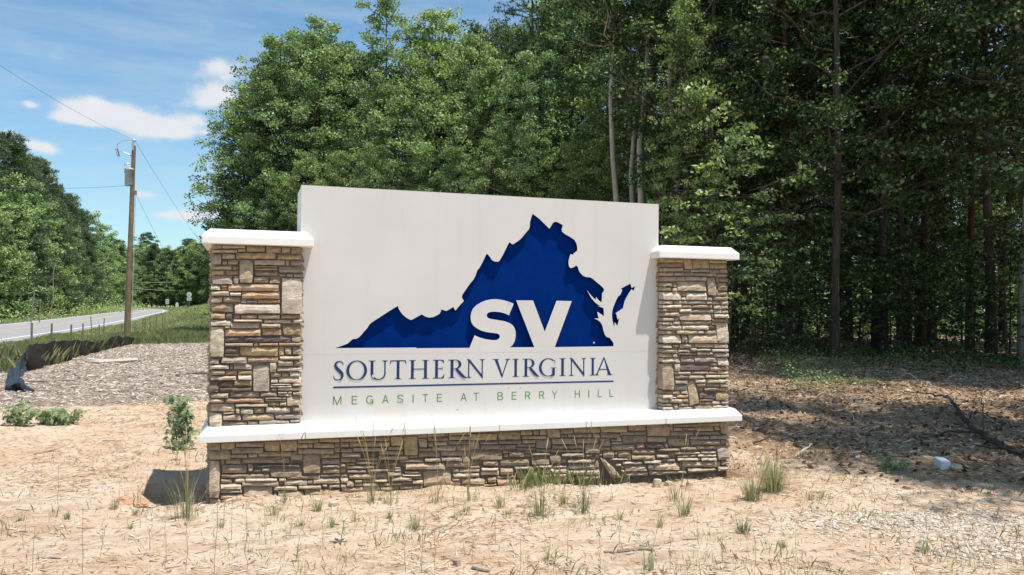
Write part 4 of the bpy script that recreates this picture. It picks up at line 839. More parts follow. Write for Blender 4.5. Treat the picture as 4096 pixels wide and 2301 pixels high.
# across the road
LG = 'trees across the road at the left'
for i, (u, D, h, kd) in enumerate([(-60, 84, 19.5, 'cedar'), (8, 90, 20.5, 'cedar'), (45, 97, 19.8, 'cedar'), (88, 104, 20.2, 'cedar'), (125, 112, 18, 'cedar'), (160, 122, 18, 'cedar'), (192, 134, 17, 'cedar'), (222, 146, 18, 'far1'), (248, 160, 17.5, 'far2'), (272, 176, 17, 'far1'), (292, 195, 16.5, 'cedar'), (312, 215, 16, 'far2'),
                                   (-20, 78, 13, 'far2'), (30, 82, 15.0, 'far2'), (70, 88, 15.5, 'far2'), (110, 98, 14, 'far1'), (150, 108, 13.5, 'cedar'), (180, 120, 13, 'far1'), (212, 132, 13, 'cedar'), (240, 146, 12, 'far2'), (262, 160, 12.5, 'far1'), (285, 178, 13, 'far1'), (305, 200, 14, 'far1')]):
    od = ['leftmost', 'second', 'third', 'fourth', 'fifth', 'sixth', 'seventh', 'eighth', 'ninth', 'tenth', 'eleventh', 'twelfth'][i if i < 12 else i-12]+(' from the left in the taller row' if i < 12 else ' from the left in the lower front row')
    lb = {'cedar': 'tall dark pine tree across the road at the left', 'far1': 'dark green leafy tree across the road at the left', 'far2': 'yellowish green leafy tree across the road at the left'}[kd].replace(' at the left', '')+', '+od
    tpx(kd, u, D, h, label=lb, group=LG)
for k in range(34):
    y = 82+k*5.2; x = -27.5-4.5*(k % 3)-rng.uniform(0, 2)
    tree(['far1', 'cedar', 'far2', 'far1'][k % 4], x-3, y, rng.uniform(.72, .95), label='tree in the second row of the wood across the road', group='trees behind the front row across the road')
tpx('flatpine', 367, 262, 25, label='lone flat-topped pine above the distant treeline beyond the bend', group=None)
FG = 'distant trees beyond the road bend'
for i, u in enumerate(np.linspace(300, 590, 26)):
    D = 262-i*1.6+rng.uniform(-6, 6); tpx(['far1', 'far2', 'far1', 'cedar'][i % 4], u, D, rng.uniform(17.5, 20.5)+max(0, i-14)*.35, label='distant leafy tree beyond the bend of the road', group=FG)
for i, u in enumerate(np.linspace(320, 560, 20)):
    tpx(['far1', 'far2'][i % 2], u, 247+rng.uniform(-3, 3), rng.uniform(10, 13), label='lower distant leafy tree in front of the far treeline', group=FG)

# dead snags among the left trees
for u, D, h, rr, lb in [(333, 78, 5.6, .07, 'pale slanting bare trunk at the edge of the left wood'), (205, 66, 2.9, .07, 'short bent dead trunk left beside the road'), (258, 66, 2.0, .06, 'low broken stub right of the bent dead trunk')]:
    x, y = at_depth((u/1.644 if u > 0 else u), D); a = Acc(); rg = np.random.default_rng(u)
    P = curve_pts((0, 0, -.2), (h*.06, 0, h), 0, rg, 6, .01)
    if u == 205: P = np.vstack([P, P[-1]+[.5, 0, .1], P[-1]+[1.0, 0, -.15]])
    addtube(a, P, np.linspace(rr, rr*.5, len(P)), 6); o = a.obj('dead_trunk', M_dead); o.location = (x, y, gz(x, y)); tag(o, lb, 'dead tree')

# ------------------------------------------------------------------ utility poles
pb = ground_at(508, 1335)
pole = tag(empty('utility_pole', pb), 'wooden utility pole with grey transformer beside the road', 'utility pole')
Dp = depth(pb); mp = Dp/FPX
def pz(v): return CAM[2]+(1215.5-v)*mp-pb[2]
lr = lambda du: du*mp     # sideways metres at the pole
lat = np.array([RT[0], RT[1], 0.]); lat /= np.linalg.norm(lat)
def PL(du, v, f=0.): return lat*lr(du) + np.array([0, 0, pz(v)]) + np.array([FW[0], FW[1], 0])*f
a = Acc(); P = [PL(0, 1345)-np.array([0, 0, .4])] + [PL(12.5*k/7, 1335-(1335-580)*k/7) for k in range(8)]
addtube(a, P, np.linspace(.175, .105, 9), 12); a.obj('pole_shaft', M_pole, pole, smooth=False)
TX = 521-508
a = Acc(); c = PL(TX-5, 700, -.36); V, F = lathe([(.001, pz(748)), (.20, pz(747)), (.225, pz(742)), (.225, pz(686)), (.25, pz(684)), (.25, pz(679)), (.17, pz(675)), (.001, pz(673))], 18, (c[0], c[1])); a.add(V, F); tr_ = a.obj('transformer_can', M_can, pole, smooth=True)
a = Acc(); V, F = lathe([(.001, pz(674)), (.07, pz(673)), (.085, pz(666)), (.06, pz(662)), (.085, pz(658)), (.055, pz(655)), (.001, pz(654))], 12, (c[0]-lat[0]*.10, c[1]-lat[1]*.10)); a.add(V, F); a.obj('bushing', M_porc, tr_)
a = Acc(); c2 = PL(TX-29, 672, -.25); V, F = lathe([(.001, pz(683)), (.035, pz(682)), (.04, pz(670)), (.001, pz(668))], 8, (c2[0], c2[1])); a.add(V, F); addtube(a, [PL(TX-29, 680, -.25), PL(TX-15, 680, -.3)], .012, 5); a.obj('surge_arrester', M_porc, tr_)
a = Acc(); addtube(a, [PL(TX-29, 668, -.25), PL(TX-26, 655, -.25), PL(TX-15, 655, -.3)], .010, 4); addtube(a, [PL(TX-28, 683, -.25), PL(TX-28, 694, -.25), PL(TX-18, 693, -.3)], .010, 4); a.obj('jumper_wire', M_cable, tr_)
a = Acc(); addtube(a, [PL(TX-6, 625), PL(TX-12, 620, -.1), PL(TX-37, 609, -.2), PL(TX-50, 606, -.2)], [.03, .03, .028, .02], 6); arm = a.obj('cutout_arm', M_metal, pole)
a = Acc(); addtube(a, [PL(TX-60, 596, -.2), PL(TX-52, 624, -.2)], .035, 8); addtube(a, [PL(TX-66, 602, -.2), PL(TX-59, 624, -.2)], .012, 5); addtube(a, [PL(TX-69, 599, -.2), PL(TX-57, 597, -.2)], .02, 5); addtube(a, [PL(TX-60, 625, -.2), PL(TX-50, 625, -.2)], .02, 5); a.obj('fuse_cutout', M_rust, arm)
a = Acc(); addtube(a, [PL(TX, 560), PL(TX, 600, -.12)], .022, 6); a.add(*[np.array(box(-.05, .05, -.03, .03, 0, .55)[0])+PL(TX-1, 600, -.13), BOXF]); a.obj('ridge_pin', M_metal, pole)
a = Acc(); V, F = lathe([(.001, pz(562)), (.10, pz(562)), (.11, pz(558)), (.06, pz(555)), (.001, pz(552))], 12, (PL(TX, 0)[0], PL(TX, 0)[1])); a.add(V, F); a.obj('insulator', M_porc, pole)
a = Acc(); addtube(a, [PL(TX-17, 740), PL(TX-20, 742, -.1), PL(TX-8, 741, -.1)], .02, 5); V, F = lathe([(.001, pz(746)), (.06, pz(744)), (.06, pz(738)), (.001, pz(737))], 8, (PL(TX-13, 0, -.1)[0], PL(TX-13, 0, -.1)[1])); a.add(V, F); a.obj('spool_insulator', M_porc, pole)
a = Acc(); addtube(a, [PL(6, 1330, -.02)+lat*.17, PL(13, 780, -.02)+lat*.14], .018, 6); a.obj('ground_conduit', M_cable2, pole)
a = Acc(); a.add(*[np.array(box(-.04, .06, -.04, .04, -.12, .12)[0])+PL(13+10, 770), BOXF]); a.obj('guy_bracket', M_stake, pole)
a = Acc(); P = [PL(TX-60, 594, -.2), PL(TX-62, 580, -.2), PL(TX-48, 565, -.1), PL(TX-25, 558, 0), PL(TX-3, 557, 0)]; addtube(a, P, .010, 4); a.obj('tap_wire', M_cable, pole)
def wire(A, B, sag, r, lb, m=None, grp='overhead wires'):
    A = np.array(A); B = np.array(B); t = np.linspace(0, 1, 24)[:, None]; P = A+(B-A)*t; P[:, 2] -= sag*4*(t*(1-t))[:, 0]
    a = Acc(); addtube(a, P, r, 4); tag(a.obj('overhead_wire', m or M_cable), lb, 'wire', grp)
top = pb+PL(TX, 556); mid = pb+PL(TX-17, 741)
def farpt(u, v, D): return CAM+ray(u, v)*D
wire(top, farpt(-260, 90, 20), .25, .006, 'primary wire running up to the upper left from the pole top')
wire(top, farpt(960, 1130, 150), 1.5, .010, 'long wire dropping right from the pole top into the distant trees')
wire(mid, farpt(-700, 560, 75), 1.6, .009, 'slack wire from below the transformer to the pines at the left')
wire(pb+PL(22, 772), farpt(900, 1420, 90)*np.array([1, 1, 1]), .6, .008, 'lower wire dropping right from the pole bracket')
p2 = ground_at(802, 1213); D2 = 235.; x2, y2 = at_depth(802, D2); z2 = gz(x2, y2)
pole2 = tag(empty('utility_pole', (x2, y2, z2)), 'small distant utility pole at the bend, seen past the left pillar', 'utility pole')
a = Acc(); addtube(a, [(0, 0, -.3), (0, 0, 8.6)], [.15, .11], 8); a.obj('pole_shaft', M_dead, pole2)
a = Acc(); addtube(a, [(0, 0, 8.3), (-.5, 0, 8.8), (-.9, 0, 8.5)], .05, 5); a.obj('pole_arm', M_metal, pole2)
B = np.array([x2, y2, z2])
wire(B+[0, 0, 8.2], farpt(520, 1128, 236), .4, .04, 'pale upper wire leading left from the distant pole', M_cable2)
wire(B+[0, 0, 5.2], farpt(520, 1152, 236), .4, .04, 'pale lower wire leading left from the distant pole', M_cable2)
p3x, p3y = at_depth(710, 240); a = Acc(); addtube(a, [(0, 0, 0), (0, 0, 6.2)], [.14, .1], 6); o = a.obj('utility_pole', M_bark); o.location = (p3x, p3y, gz(p3x, p3y)); tag(o, 'dim pole in the shade of the distant trees', 'utility pole')

# ------------------------------------------------------------------ road signs, far off
def rsign(u, D, zt, kind, lb, name='road_sign'):
    x, y = at_depth(u, D); r = tag(empty(name, (x, y, gz(x, y)), R(-18)), lb, 'road sign')
    a = Acc(); a.add(*box(-.035, .035, -.02, .02, -.2, zt)); a.obj('sign_post', M_metal if kind != 'a' else M_can, r)
    m = mp  # metres
    if kind == 'a':
        a = Acc(); a.add(*box(-.42, .42, -.05, -.022, zt-1.5, zt-.25)); a.obj('sign_plate', M_sign, r)
        a = Acc(); a.add(*box(-.2, .2, -.05, -.022, zt-.22, zt+.1)); a.obj('top_plate', M_signg, r)
        a = Acc(); a.add(*box(-.25, .25, -.058, -.052, zt-.75, zt-.6)); a.add(*box(-.18, .18, -.058, -.052, zt-1.15, zt-1.0)); a.obj('lettering', M_black, r)
    if kind == 'b':
        n = 14; a = Acc(); pts = [(-.38, 0), (.38, 0), (.38, .7), (.28, 1.05), (0, 1.2), (-.28, 1.05), (-.38, .7)]
        k = len(pts); V = [(px, -.03, pz_+zt-1.3) for px, pz_ in pts]+[(px, .0, pz_+zt-1.3) for px, pz_ in pts]
        a.add(V, [tuple(range(k))]); a.add(V, [tuple(range(2*k-1, k-1, -1))]); a.add(V, [((j+1) % k, j, k+j, k+(j+1) % k) for j in range(k)]); a.obj('sign_plate', M_sign, r)
    if kind == 'c':
        n = 20; a = Acc(); V = [(.55*math.cos(j*2*math.pi/n), -.04, zt-.55+.55*math.sin(j*2*math.pi/n)) for j in range(n)]+[(.55*math.cos(j*2*math.pi/n), -.02, zt-.55+.55*math.sin(j*2*math.pi/n)) for j in range(n)]
        a.add(V, [tuple(range(n))]); a.add(V, [tuple(range(2*n-1, n-1, -1))]); a.add(V, [((j+1) % n, j, n+j, n+(j+1) % n) for j in range(n)]); a.obj('route_disc', M_sign, r)
        a = Acc(); a.add(*box(-.5, .5, -.04, -.02, zt-1.85, zt-1.2)); a.obj('arrow_plate', M_sign, r)
        a = Acc(); a.add(*box(-.3, .3, -.048, -.042, zt-.75, zt-.4)); a.obj('route_number', M_can, r)
        a = Acc(); a.add([(-.35, -.046, zt-1.5), (0, -.046, zt-1.65), (0, -.046, zt-1.35), (.3, -.046, zt-1.6), (.3, -.046, zt-1.42), (0, -.046, zt-1.42), (0, -.046, zt-1.6)], [(0, 1, 2), (6, 3, 4)]); a.obj('arrow_mark', M_black, r)
rsign(669, 210, 2.7, 'a', 'white rectangular road sign with green top plate at the bend')
rsign(708, 205, 1.7, 'b', 'small white marker with arched top between the two taller signs', 'marker_sign')
rsign(756, 175, 3.6, 'c', 'round route marker over an arrow plate right of the bend')

# ------------------------------------------------------------------ silt fence
sf = tag(empty('silt_fence', (0, 0, 0)), 'sagging black silt fence on wooden stakes left of the sign', 'fence')
st_px = [(245, 962, 580), (405, 908, 583), (560, 852, 590), (655, 822, 580), (785, 795, 590), (965, 752, 590), (1064, 735, 600)]
ST = []
for u, vb, vt in st_px:
    p = ground_at(u/1.982, 1000+vb/1.982); D = depth(p); zt = CAM[2]+(1212-(1000+vt/1.982))*D/FPX; ST.append((p, zt))
    a = Acc(); l = rng.uniform(-.02, .02); V = np.array(box(-.022, .022, -.022, .022, -.2, zt-p[2])[0]); V[4:, 0] += l
    a.add(V+p, BOXF); a.obj('stake', M_stake, sf)
tops = [(230, 745), (300, 745), (345, 742), (405, 712), (480, 716), (560, 708), (610, 706), (655, 707), (700, 716), (785, 712), (830, 700), (905, 675), (965, 678), (1064, 682)]
bots = [(225, 965), (300, 945), (345, 935), (405, 922), (480, 895), (560, 872), (610, 856), (655, 842), (700, 832), (785, 812), (830, 802), (905, 782), (965, 768), (1064, 750)]
cols_ = []
for (ut, vt), (ub, vb) in zip(tops, bots):
    p = ground_at(ub/1.982, 1000+vb/1.982); D = depth(p)
    ztop = CAM[2]+(1212.5-(1000+vt/1.982))*D/FPX; cols_.append((p, max(.2, ztop-p[2])))
PP = spline([tuple(c[0])+(c[1],) for c in cols_], 90); nr = 9; V = []
for i, q in enumerate(PP):
    for j in range(nr):
        f = j/(nr-1); wv = math.sin(i*.55+f*3)*.05+math.sin(i*1.37)*.03*f
        V.append((q[0]+wv*.5, q[1]-.06-.10*math.sin(f*math.pi)-wv, q[2]-.03+q[3]*f+(math.sin(i*.7)*.02 if f == 1 else 0)))
a = Acc(); a.add(V, [(i*nr+j, (i+1)*nr+j, (i+1)*nr+j+1, i*nr+j+1) for i in range(len(PP)-1) for j in range(nr-1)]); a.obj('fabric', M_fabric, sf, smooth=True)
# loose torn end of the fabric slumped towards the viewer
le = [(250, 745, .0), (200, 830, .0), (130, 900, 0), (60, 1000, 0), (40, 1060, 0), (60, 1095, 0)]
re = [(262, 950, 0), (235, 960, 0), (190, 985, 0), (170, 1050, 0), (205, 1100, 0), (285, 1135, 0)]
V = []; nn = 12; base_p = PP[0]
for i in range(24):
    f = i/23*5; k = min(int(f), 4); g2 = f-k
    L_ = [le[k][c]*(1-g2)+le[k+1][c]*g2 for c in (0, 1)]; R_ = [re[k][c]*(1-g2)+re[k+1][c]*g2 for c in (0, 1)]
    pr = ground_at(R_[0]/1.982, 1000+R_[1]/1.982); D = depth(pr)
    pl = CAM+ray(L_[0]/1.982, 1000+L_[1]/1.982)*(D+.15); pl[2] = max(pl[2], gz(pl[0], pl[1])+.05)
    for j in range(nn):
        s = j/(nn-1); q = pr*(1-s)+pl*s; q = q+np.array([0, 0, .05*math.sin(s*9+i*.9)+.04*math.sin(i*1.3+s*4)+.03]); q[1] += .06*math.sin(i*.8+s*7)
        V.append(q)
a = Acc(); a.add(V, [(i*nn+j, (i+1)*nn+j, (i+1)*nn+j+1, i*nn+j+1) for i in range(23) for j in range(nn-1)]); a.obj('torn_end', M_fabricb, sf, smooth=True)
# further thin stakes in the grass
for i, (u, vb, vt) in enumerate([(820, 690, 620), (1128, 670, 612), (1155, 670, 608), (1200, 672, 612), (1235, 668, 605), (1297, 685, 598), (1308, 685, 600), (735, 690, 620)]):
    D = 5480/((vb+26)/1.982-212+0) if True else 30
    D = min(40, max(24, D)); x, y = at_depth(u/1.982, D); a = Acc(); z0 = gz(x, y); a.add(*box(-.018, .018, -.018, .018, -.1, .95+.2*rng.random())); o = a.obj('wooden_stake', M_stake); o.location = (x, y, z0); o.rotation_euler = (rng.uniform(-.06, .06), rng.uniform(-.08, .08), 0)
    tag(o, 'thin grey wooden stake standing in the roadside grass', 'stake', 'stakes in the grass')

# ------------------------------------------------------------------ ground litter
def visible_pts(n, box4, rg, wfun, near=None):
    """random ground points inside box4, kept where wfun(x, y) > random"""
    x = rg.uniform(box4[0], box4[1], n); y = rg.uniform(box4[2], box4[3], n); k = wfun(x, y) > rg.random(n)
    x, y = x[k], y[k]; d = np.stack([x, y, np.zeros(len(x))], 1)-CAM; D = d @ FW; L_ = d @ RT
    v = (D > 2.2) & (np.abs(L_/np.maximum(D, .1)) < .70); return x[v], y[v], D[v]
def under_sign(x, y): return (x > -.05) & (x < SW+.05) & (y > -.04) & (y < 1.0)
def chips(name, x, y, Lr, Wr, mat, rg, lift=.012, tilt=.5):
    n = len(x); z = terrain(x, y); a_ = rg.uniform(0, math.pi*2, n); L_ = rg.uniform(*Lr, n); w = rg.uniform(*Wr, n)
    c = np.stack([x, y, z+lift*rg.uniform(.2, 1.2, n)], 1); T = np.stack([np.cos(a_), np.sin(a_), rg.normal(size=n)*tilt*.4], 1); B = np.stack([-np.sin(a_), np.cos(a_), rg.normal(size=n)*tilt], 1)
    up = np.array([0, 0, 1.])
    V = np.stack([c-T*L_[:, None]/2, c-B*w[:, None]/2, c+T*L_[:, None]/2, c+B*w[:, None]/2, c+up*(w*.45)[:, None]], 1).reshape(-1, 3)
    b = np.arange(n)[:, None]*5; F = np.concatenate([b+np.array(f) for f in ((0, 1, 4), (1, 2, 4), (2, 3, 4), (3, 0, 4))])
    a = Acc(); a.add(V, F); return a.obj(name, mat)
rg = np.random.default_rng(91)
x, y, D = visible_pts(150000, (-9, 4, 5, 32), rg, lambda x, y: zones(x, y)[0]**1.5*.95+.02)
k = rg.random(len(x)) < .55; chips_o = chips('wood_chips', x[k], y[k], (.04, .17), (.008, .028), M_chips, rg, .02)
tag(chips_o, 'grey brown wood chips spread behind the left pillar', kind='stuff')
x, y, D = visible_pts(60000, (5.5, 19, -2.5, 13), rg, lambda x, y: (zones(x, y)[2]**1.5)*(.25+.9*np.exp(-(((y-6.6-.1*x)/2.6)**2))))
k = ~under_sign(x, y); o = chips('wood_mulch', x[k], y[k], (.04, .20), (.008, .028), M_straw, rg, .03, .7); tag(o, 'splintered wood mulch strewn before the right hand wood', kind='stuff')
x, y, D = visible_pts(170000, (-7, 9, -4.6, 8), rg, lambda x, y: .22+.9*(vn(x, y, .9, 21) > .5)*vn(x, y*2, 2.5, 22)+.4*zones(x, y)[2])
k = ~under_sign(x, y); o = chips('straw_litter', x[k], y[k], (.025, .15), (.003, .010), M_straw, rg, .010, .4); tag(o, 'bits of straw, bark and twigs scattered over the sand', kind='stuff')
x, y, D = visible_pts(26000, (5, 24, -2, 22), rg, lambda x, y: zones(x, y)[2]*.9)
o = chips('leaf_litter', x, y, (.05, .11), (.03, .07), M_brown, rg, .02, .7); tag(o, 'brown fallen leaves on the forest floor', kind='stuff')
# pebbles: gravel patch at lower right and sprinkled stones
def pebbles(name, x, y, s, mat, rg):
    n = len(x); z = terrain(x, y); c = np.stack([x, y, z+s*.2], 1); oc = np.array([(1, 0, 0), (0, 1, 0), (-1, 0, 0), (0, -1, 0), (0, 0, 1), (0, 0, -1)], float)
    V = c[:, None]+oc[None]*s[:, None, None]*rg.uniform(.6, 1.3, (n, 6, 1))*np.array([1, 1, .6]); b = np.arange(n)[:, None]*6
    F = np.concatenate([b+np.array(f) for f in ((0, 1, 4), (1, 2, 4), (2, 3, 4), (3, 0, 4), (1, 0, 5), (2, 1, 5), (3, 2, 5), (0, 3, 5))])
    a = Acc(); a.add(V.reshape(-1, 3), F); return a.obj(name, mat)
gp = ground_at(3700, 2090); gp2 = ground_at(3950, 2190)
def gmask(x, y): return np.exp(-(((x-gp[0])*.9+(y-gp[1])*.3)/.75)**2-(((y-gp[1])+(x-gp[0])*.15)/.33)**2)+np.exp(-(((x-gp2[0]))/.45)**2-(((y-gp2[1]))/.22)**2)
x, y, D = visible_pts(30000, (gp[0]-1.8, gp[0]+2, gp[1]-1.2, gp[1]+1.3), rg, lambda x, y: gmask(x, y)*.9)
tag(pebbles('gravel', x, y, rg.uniform(.006, .021, len(x)), M_gravel, rg), 'patch of pale gravel at the lower right', kind='stuff')
w1 = ground_at(1050, 2110); w2 = ground_at(1180, 2060)
x, y, D = visible_pts(22000, (-5, 8, -4.4, 4), rg, lambda x, y: .07+.5*np.exp(-((x-w1[0])/.35)**2-((y-w1[1])/.12)**2)+.35*(vn(x, y, .5, 31) > .66))
k = ~under_sign(x, y); tag(pebbles('pebbles', x[k], y[k], rg.uniform(.004, .013, k.sum())*rg.uniform(.6, 1.5, k.sum()), M_gravel, rg), 'small pale pebbles scattered over the sand', kind='stuff')

# rubble stones, single things
def rock(u, v, wpx, hpx, lb, mat=M_rubble, seed=0, name='rubble_stone', grp=None, flat=1., cat='stone'):
    p = ground_at(u, v); D = depth(p); w, h = wpx*D/FPX, hpx*D/FPX; r2 = random.Random(seed+int(u))
    import bmesh
    bm = bmesh.new(); bmesh.ops.create_icosphere(bm, subdivisions=2, radius=.5)
    for q in bm.verts:
        n_ = mnoise.noise(q.co*2.2+Vector((seed, u, v))*.37)*.28
        q.co = Vector((round(q.co.x*2.6)/2.6*.45+q.co.x*.55, round(q.co.y*2.4)/2.4*.45+q.co.y*.55, round(q.co.z*2.4)/2.4*.5+q.co.z*.5))*(1+n_)
        q.co.x *= w*1.05; q.co.y *= w*.8; q.co.z *= h*1.25
    me = bpy.data.meshes.new(name); bm.to_mesh(me); bm.free(); me.materials.append(mat)
    o = inst(name, me); o.location = (p[0], p[1], p[2]+h*.32); o.rotation_euler = (r2.uniform(-.2, .2), r2.uniform(-.2, .2), r2.uniform(0, 3)); return tag(o, lb, cat, grp)
GS = 'loose stones by the trench'
rock(2629, 1948, 46, 38, 'largest tan stone with flat top at the trench edge', seed=1, grp=GS)
rock(2673, 1942, 34, 20, 'angular tan stone right of the largest trench stone', seed=2, grp=GS)
rock(2731, 1948, 24, 13, 'small flat stone between the two angular trench stones', seed=3, grp=GS)
rock(2758, 1943, 28, 18, 'angular tan stone at the right of the trench row', seed=4, grp=GS)
rock(3826, 1875, 56, 18, 'flat beige stone beside the white block', seed=5)
rock(1826, 2262, 32, 28, 'lone brown angular stone near the bottom edge', plain('brown_rock', (.33, .24, .18), .9, .2, 20), seed=6)
rock(2540, 2140, 20, 16, 'small white stone on the sand below the trench', M_block, seed=7)
rock(1330, 2025, 36, 22, 'rounded tan clod beside the grass at the wall foot', seed=8)
rock(3430, 1835, 20, 13, 'small grey stone right of the weedy bush in the shade', M_block, seed=9)
rock(600, 2080, 24, 14, 'small flat pale stone below the pit left of the wall', M_gravel, seed=10)
# white block
p = ground_at(3770, 1872); wb = Acc(); q = .072
V = [(-q, -.05, -.02), (q*.8, -.06, -.02), (q, .05, -.02), (-q*.8, .06, -.02), (-q*1.05, -.05, .085), (q*.75, -.06, .075), (q*1.1, .05, .10), (-q*.7, .07, .115)]
wb.add(V, BOXF); o = wb.obj('concrete_block', M_block); o.location = p; bevelled(o, .006); tag(o, 'broken white block lying in the litter right of the sign', 'block')
# pit at the left end: pipe, clods, clay lip
pipe = Acc(); p0 = np.array([-.50, .02, -.10]); addtube(pipe, [(-.47, .06, -.075), (-.36, .08, -.10), (-.2, .08, -.11), (-.02, .12, -.12)], .042, 12)
tag(pipe.obj('drain_pipe', M_pipe, smooth=True), 'pale pipe end lying in the shaded pit left of the wall', 'pipe')
for k_, (xx, yy, s, m) in enumerate([(-.60, -.03, .16, M_clay), (-.50, -.10, .13, M_clay), (-.66, .08, .12, M_clay), (-.43, -.13, .08, M_rubble)]):
    import bmesh
    bm = bmesh.new(); bmesh.ops.create_icosphere(bm, subdivisions=3, radius=.5)
    for v_ in bm.verts: v_.co *= 1+mnoise.noise(v_.co*5+Vector((k_*3, 0, 0)))*.5; v_.co.z *= .45
    me = bpy.data.meshes.new('clay_clod'); bm.to_mesh(me); bm.free(); me.materials.append(m); o = inst('clay_clod', me); o.location = (xx, yy, gz(xx, yy)+.0); o.scale = (s, s, s)
    tag(o, ['largest orange clay clod on the lip of the pit', 'orange clay clod at the front of the pit lip', 'orange clay clod at the left of the pit lip', 'small tan clod at the pit\'s front corner'][k_], 'clod', 'clods round the pit')
# water in the trench
a = Acc(); n = 40; V = [(3.35+2.35*i/n, -.45, -.105) for i in range(n+1)]+[(3.35+2.35*i/n, .6, -.105) for i in range(n+1)]
a.add(V, [(i, i+1, n+2+i, n+1+i) for i in range(n)]); tag(a.obj('water', M_water), kind='structure')

# sticks and branches
def stick(pts, r0, r1, lb, mat=M_dead, name='stick', cat='stick', grp=None, s=1.982, ox=0, oy=1000, lift=None, n=None, wob=.01):
    P = []
    for k_, (u, v) in enumerate(pts):
        q = ground_at(ox+u/s, oy+v/s); q[2] += r0*.6+(lift[k_] if lift else 0); P.append(q)
    P = spline(P, max(8, len(P)*3)); P[1:-1] += np.random.default_rng(len(lb)).normal(size=(len(P)-2, 3))*wob*np.linalg.norm(P[-1]-P[0])*.4
    a = Acc(); addtube(a, P, np.linspace(r0, r1, len(P)), 6); return tag(a.obj(name, mat), lb, cat, grp)
stick([(700, 895), (760, 908), (850, 905), (960, 895), (1080, 888)], .10, .065, 'short white barkless log lying on the wood chips', M_bleach, 'log', 'log', wob=.004)
stick([(1080, 888), (1120, 895), (1150, 870)], .04, .015, 'dark broken twig at the right end of the white log')
stick([(215, 1048), (400, 1042), (600, 1050), (800, 1045), (950, 1025), (1100, 1000), (1260, 985)], .030, .012, 'longest thin pale branch lying across the wood chips')
stick([(1210, 955), (1350, 945), (1500, 935)], .022, .012, 'straight pale stick left of the pillar on the chips', M_bleach)
stick([(1400, 1005), (1480, 985), (1560, 975), (1680, 990)], .045, .03, 'thick pale root running to the left pillar', M_dead)
stick([(1460, 1010), (1560, 1025), (1660, 1035)], .016, .008, 'thin stick below the thick pale root')
stick([(200, 1110), (320, 1120), (425, 1125)], .010, .006, 'thin twig on the sand below the crumpled fabric')
stick([(248, 578), (330, 560), (420, 540), (500, 505)], .010, .005, 'curved dark twig on the sand at the far left', M_dead, s=1.807, oy=1500)
stick([(740, 480), (800, 475), (870, 487)], .008, .004, 'short twig on the sand left of the sapling', M_dead, s=1.807, oy=1500)
stick([(670, 270), (720, 255), (760, 240)], .010, .006, 'small pale stick above the short twig', M_bleach, s=1.807, oy=1500)
stick([(270, 1333), (360, 1325), (440, 1330)], .008, .004, 'flat brown bark strip at the lower left', M_dead, s=1.807, oy=1500)
stick([(1400, 1300), (1450, 1285), (1505, 1272)], .004, .002, 'thin brown straw twig below the pit', M_dead, s=1.807, oy=1500)
stick([(1880, 742), (1960, 738), (2040, 720), (2120, 735)], .014, .006, 'grey driftwood stick on the sand at lower right centre', M_dead, s=1.61, ox=1300, oy=1750)
stick([(945, 845), (1000, 860), (1060, 868)], .012, .008, 'short brown stick near the bottom edge', M_dead, s=1.61, ox=1300, oy=1750)
stick([(1800, 745), (1840, 742), (1870, 750)], .01, .006, 'twig left of the driftwood stick', M_dead, s=1.61, ox=1300, oy=1750)
stick([(2240, 632), (2290, 650), (2330, 662)], .012, .008, 'pale stick poking over the trench at its right end', M_bleach, s=2.557, ox=1500, oy=1660)
BG = dict(s=1.445, ox=2800, oy=1300)
fb = tag(empty('fallen_branch'), 'long dark fallen branch arching across the clearing at the right', 'branch')
def bpart(pts, r0, r1, lift, mat=M_bark, name='limb'):
    P = []
    for (u, v), l in zip(pts, lift):
        # u, v is where the wood's own spot on the ground lies; l lifts it
        q = ground_at(2800+u/1.445, 1300+v/1.445); q[2] += l; P.append(q)
    P = spline(P, len(P)*4); P += np.random.default_rng(len(pts)*7+int(r0*1e4)).normal(size=P.shape)*.012
    a = Acc(); addtube(a, P, np.linspace(r0, r1, len(P)), 6); a.obj(name, mat, fb)
bpart([(1873, 775), (1700, 715), (1600, 650), (1530, 590), (1490, 520), (1440, 460)], .038, .028, [.05, .06, .08, .1, .12, .12])
bpart([(1440, 460), (1380, 440), (1280, 425), (1180, 418)], .026, .010, [.12, .12, .12, .10])
bpart([(1440, 460), (1330, 400), (1240, 372), (1160, 330)], .012, .005, [.12, .2, .24, .30], M_dead)
bpart([(1873, 765), (1720, 735), (1620, 722)], .020, .010, [.05, .05, .04])
bpart([(1700, 715), (1600, 640), (1480, 632), (1320, 668), (1240, 650)], .022, .008, [.06, .08, .06, .04, .03])
bpart([(1640, 655), (1635, 560), (1625, 500)], .012, .005, [.08, .20, .30])
bpart([(1490, 520), (1440, 500), (1380, 540)], .012, .005, [.12, .15, .05])
bpart([(1530, 590), (1590, 545), (1680, 560), (1760, 600)], .014, .006, [.1, .15, .1, .06])
for i in range(46):
    r3 = random.Random(i+50); u, v = r3.uniform(180, 1850), r3.uniform(350, 800); L_ = r3.uniform(25, 110); a_ = r3.uniform(-.5, .5)
    stick([(u, v), (u+L_*.5*math.cos(a_), v+L_*.35*math.sin(a_)-3), (u+L_*math.cos(a_), v+L_*.5*math.sin(a_))], r3.uniform(.008, .018), .004, 'small dead twig among the shaded brush right of the sign', r3.choice([M_dead, M_bark, M_bleach]), 'twig', 'twig', 'twigs in the brush right of the sign', **BG, wob=.03, lift=[r3.uniform(0, .03), r3.uniform(.0, .10), r3.uniform(0, .12)])
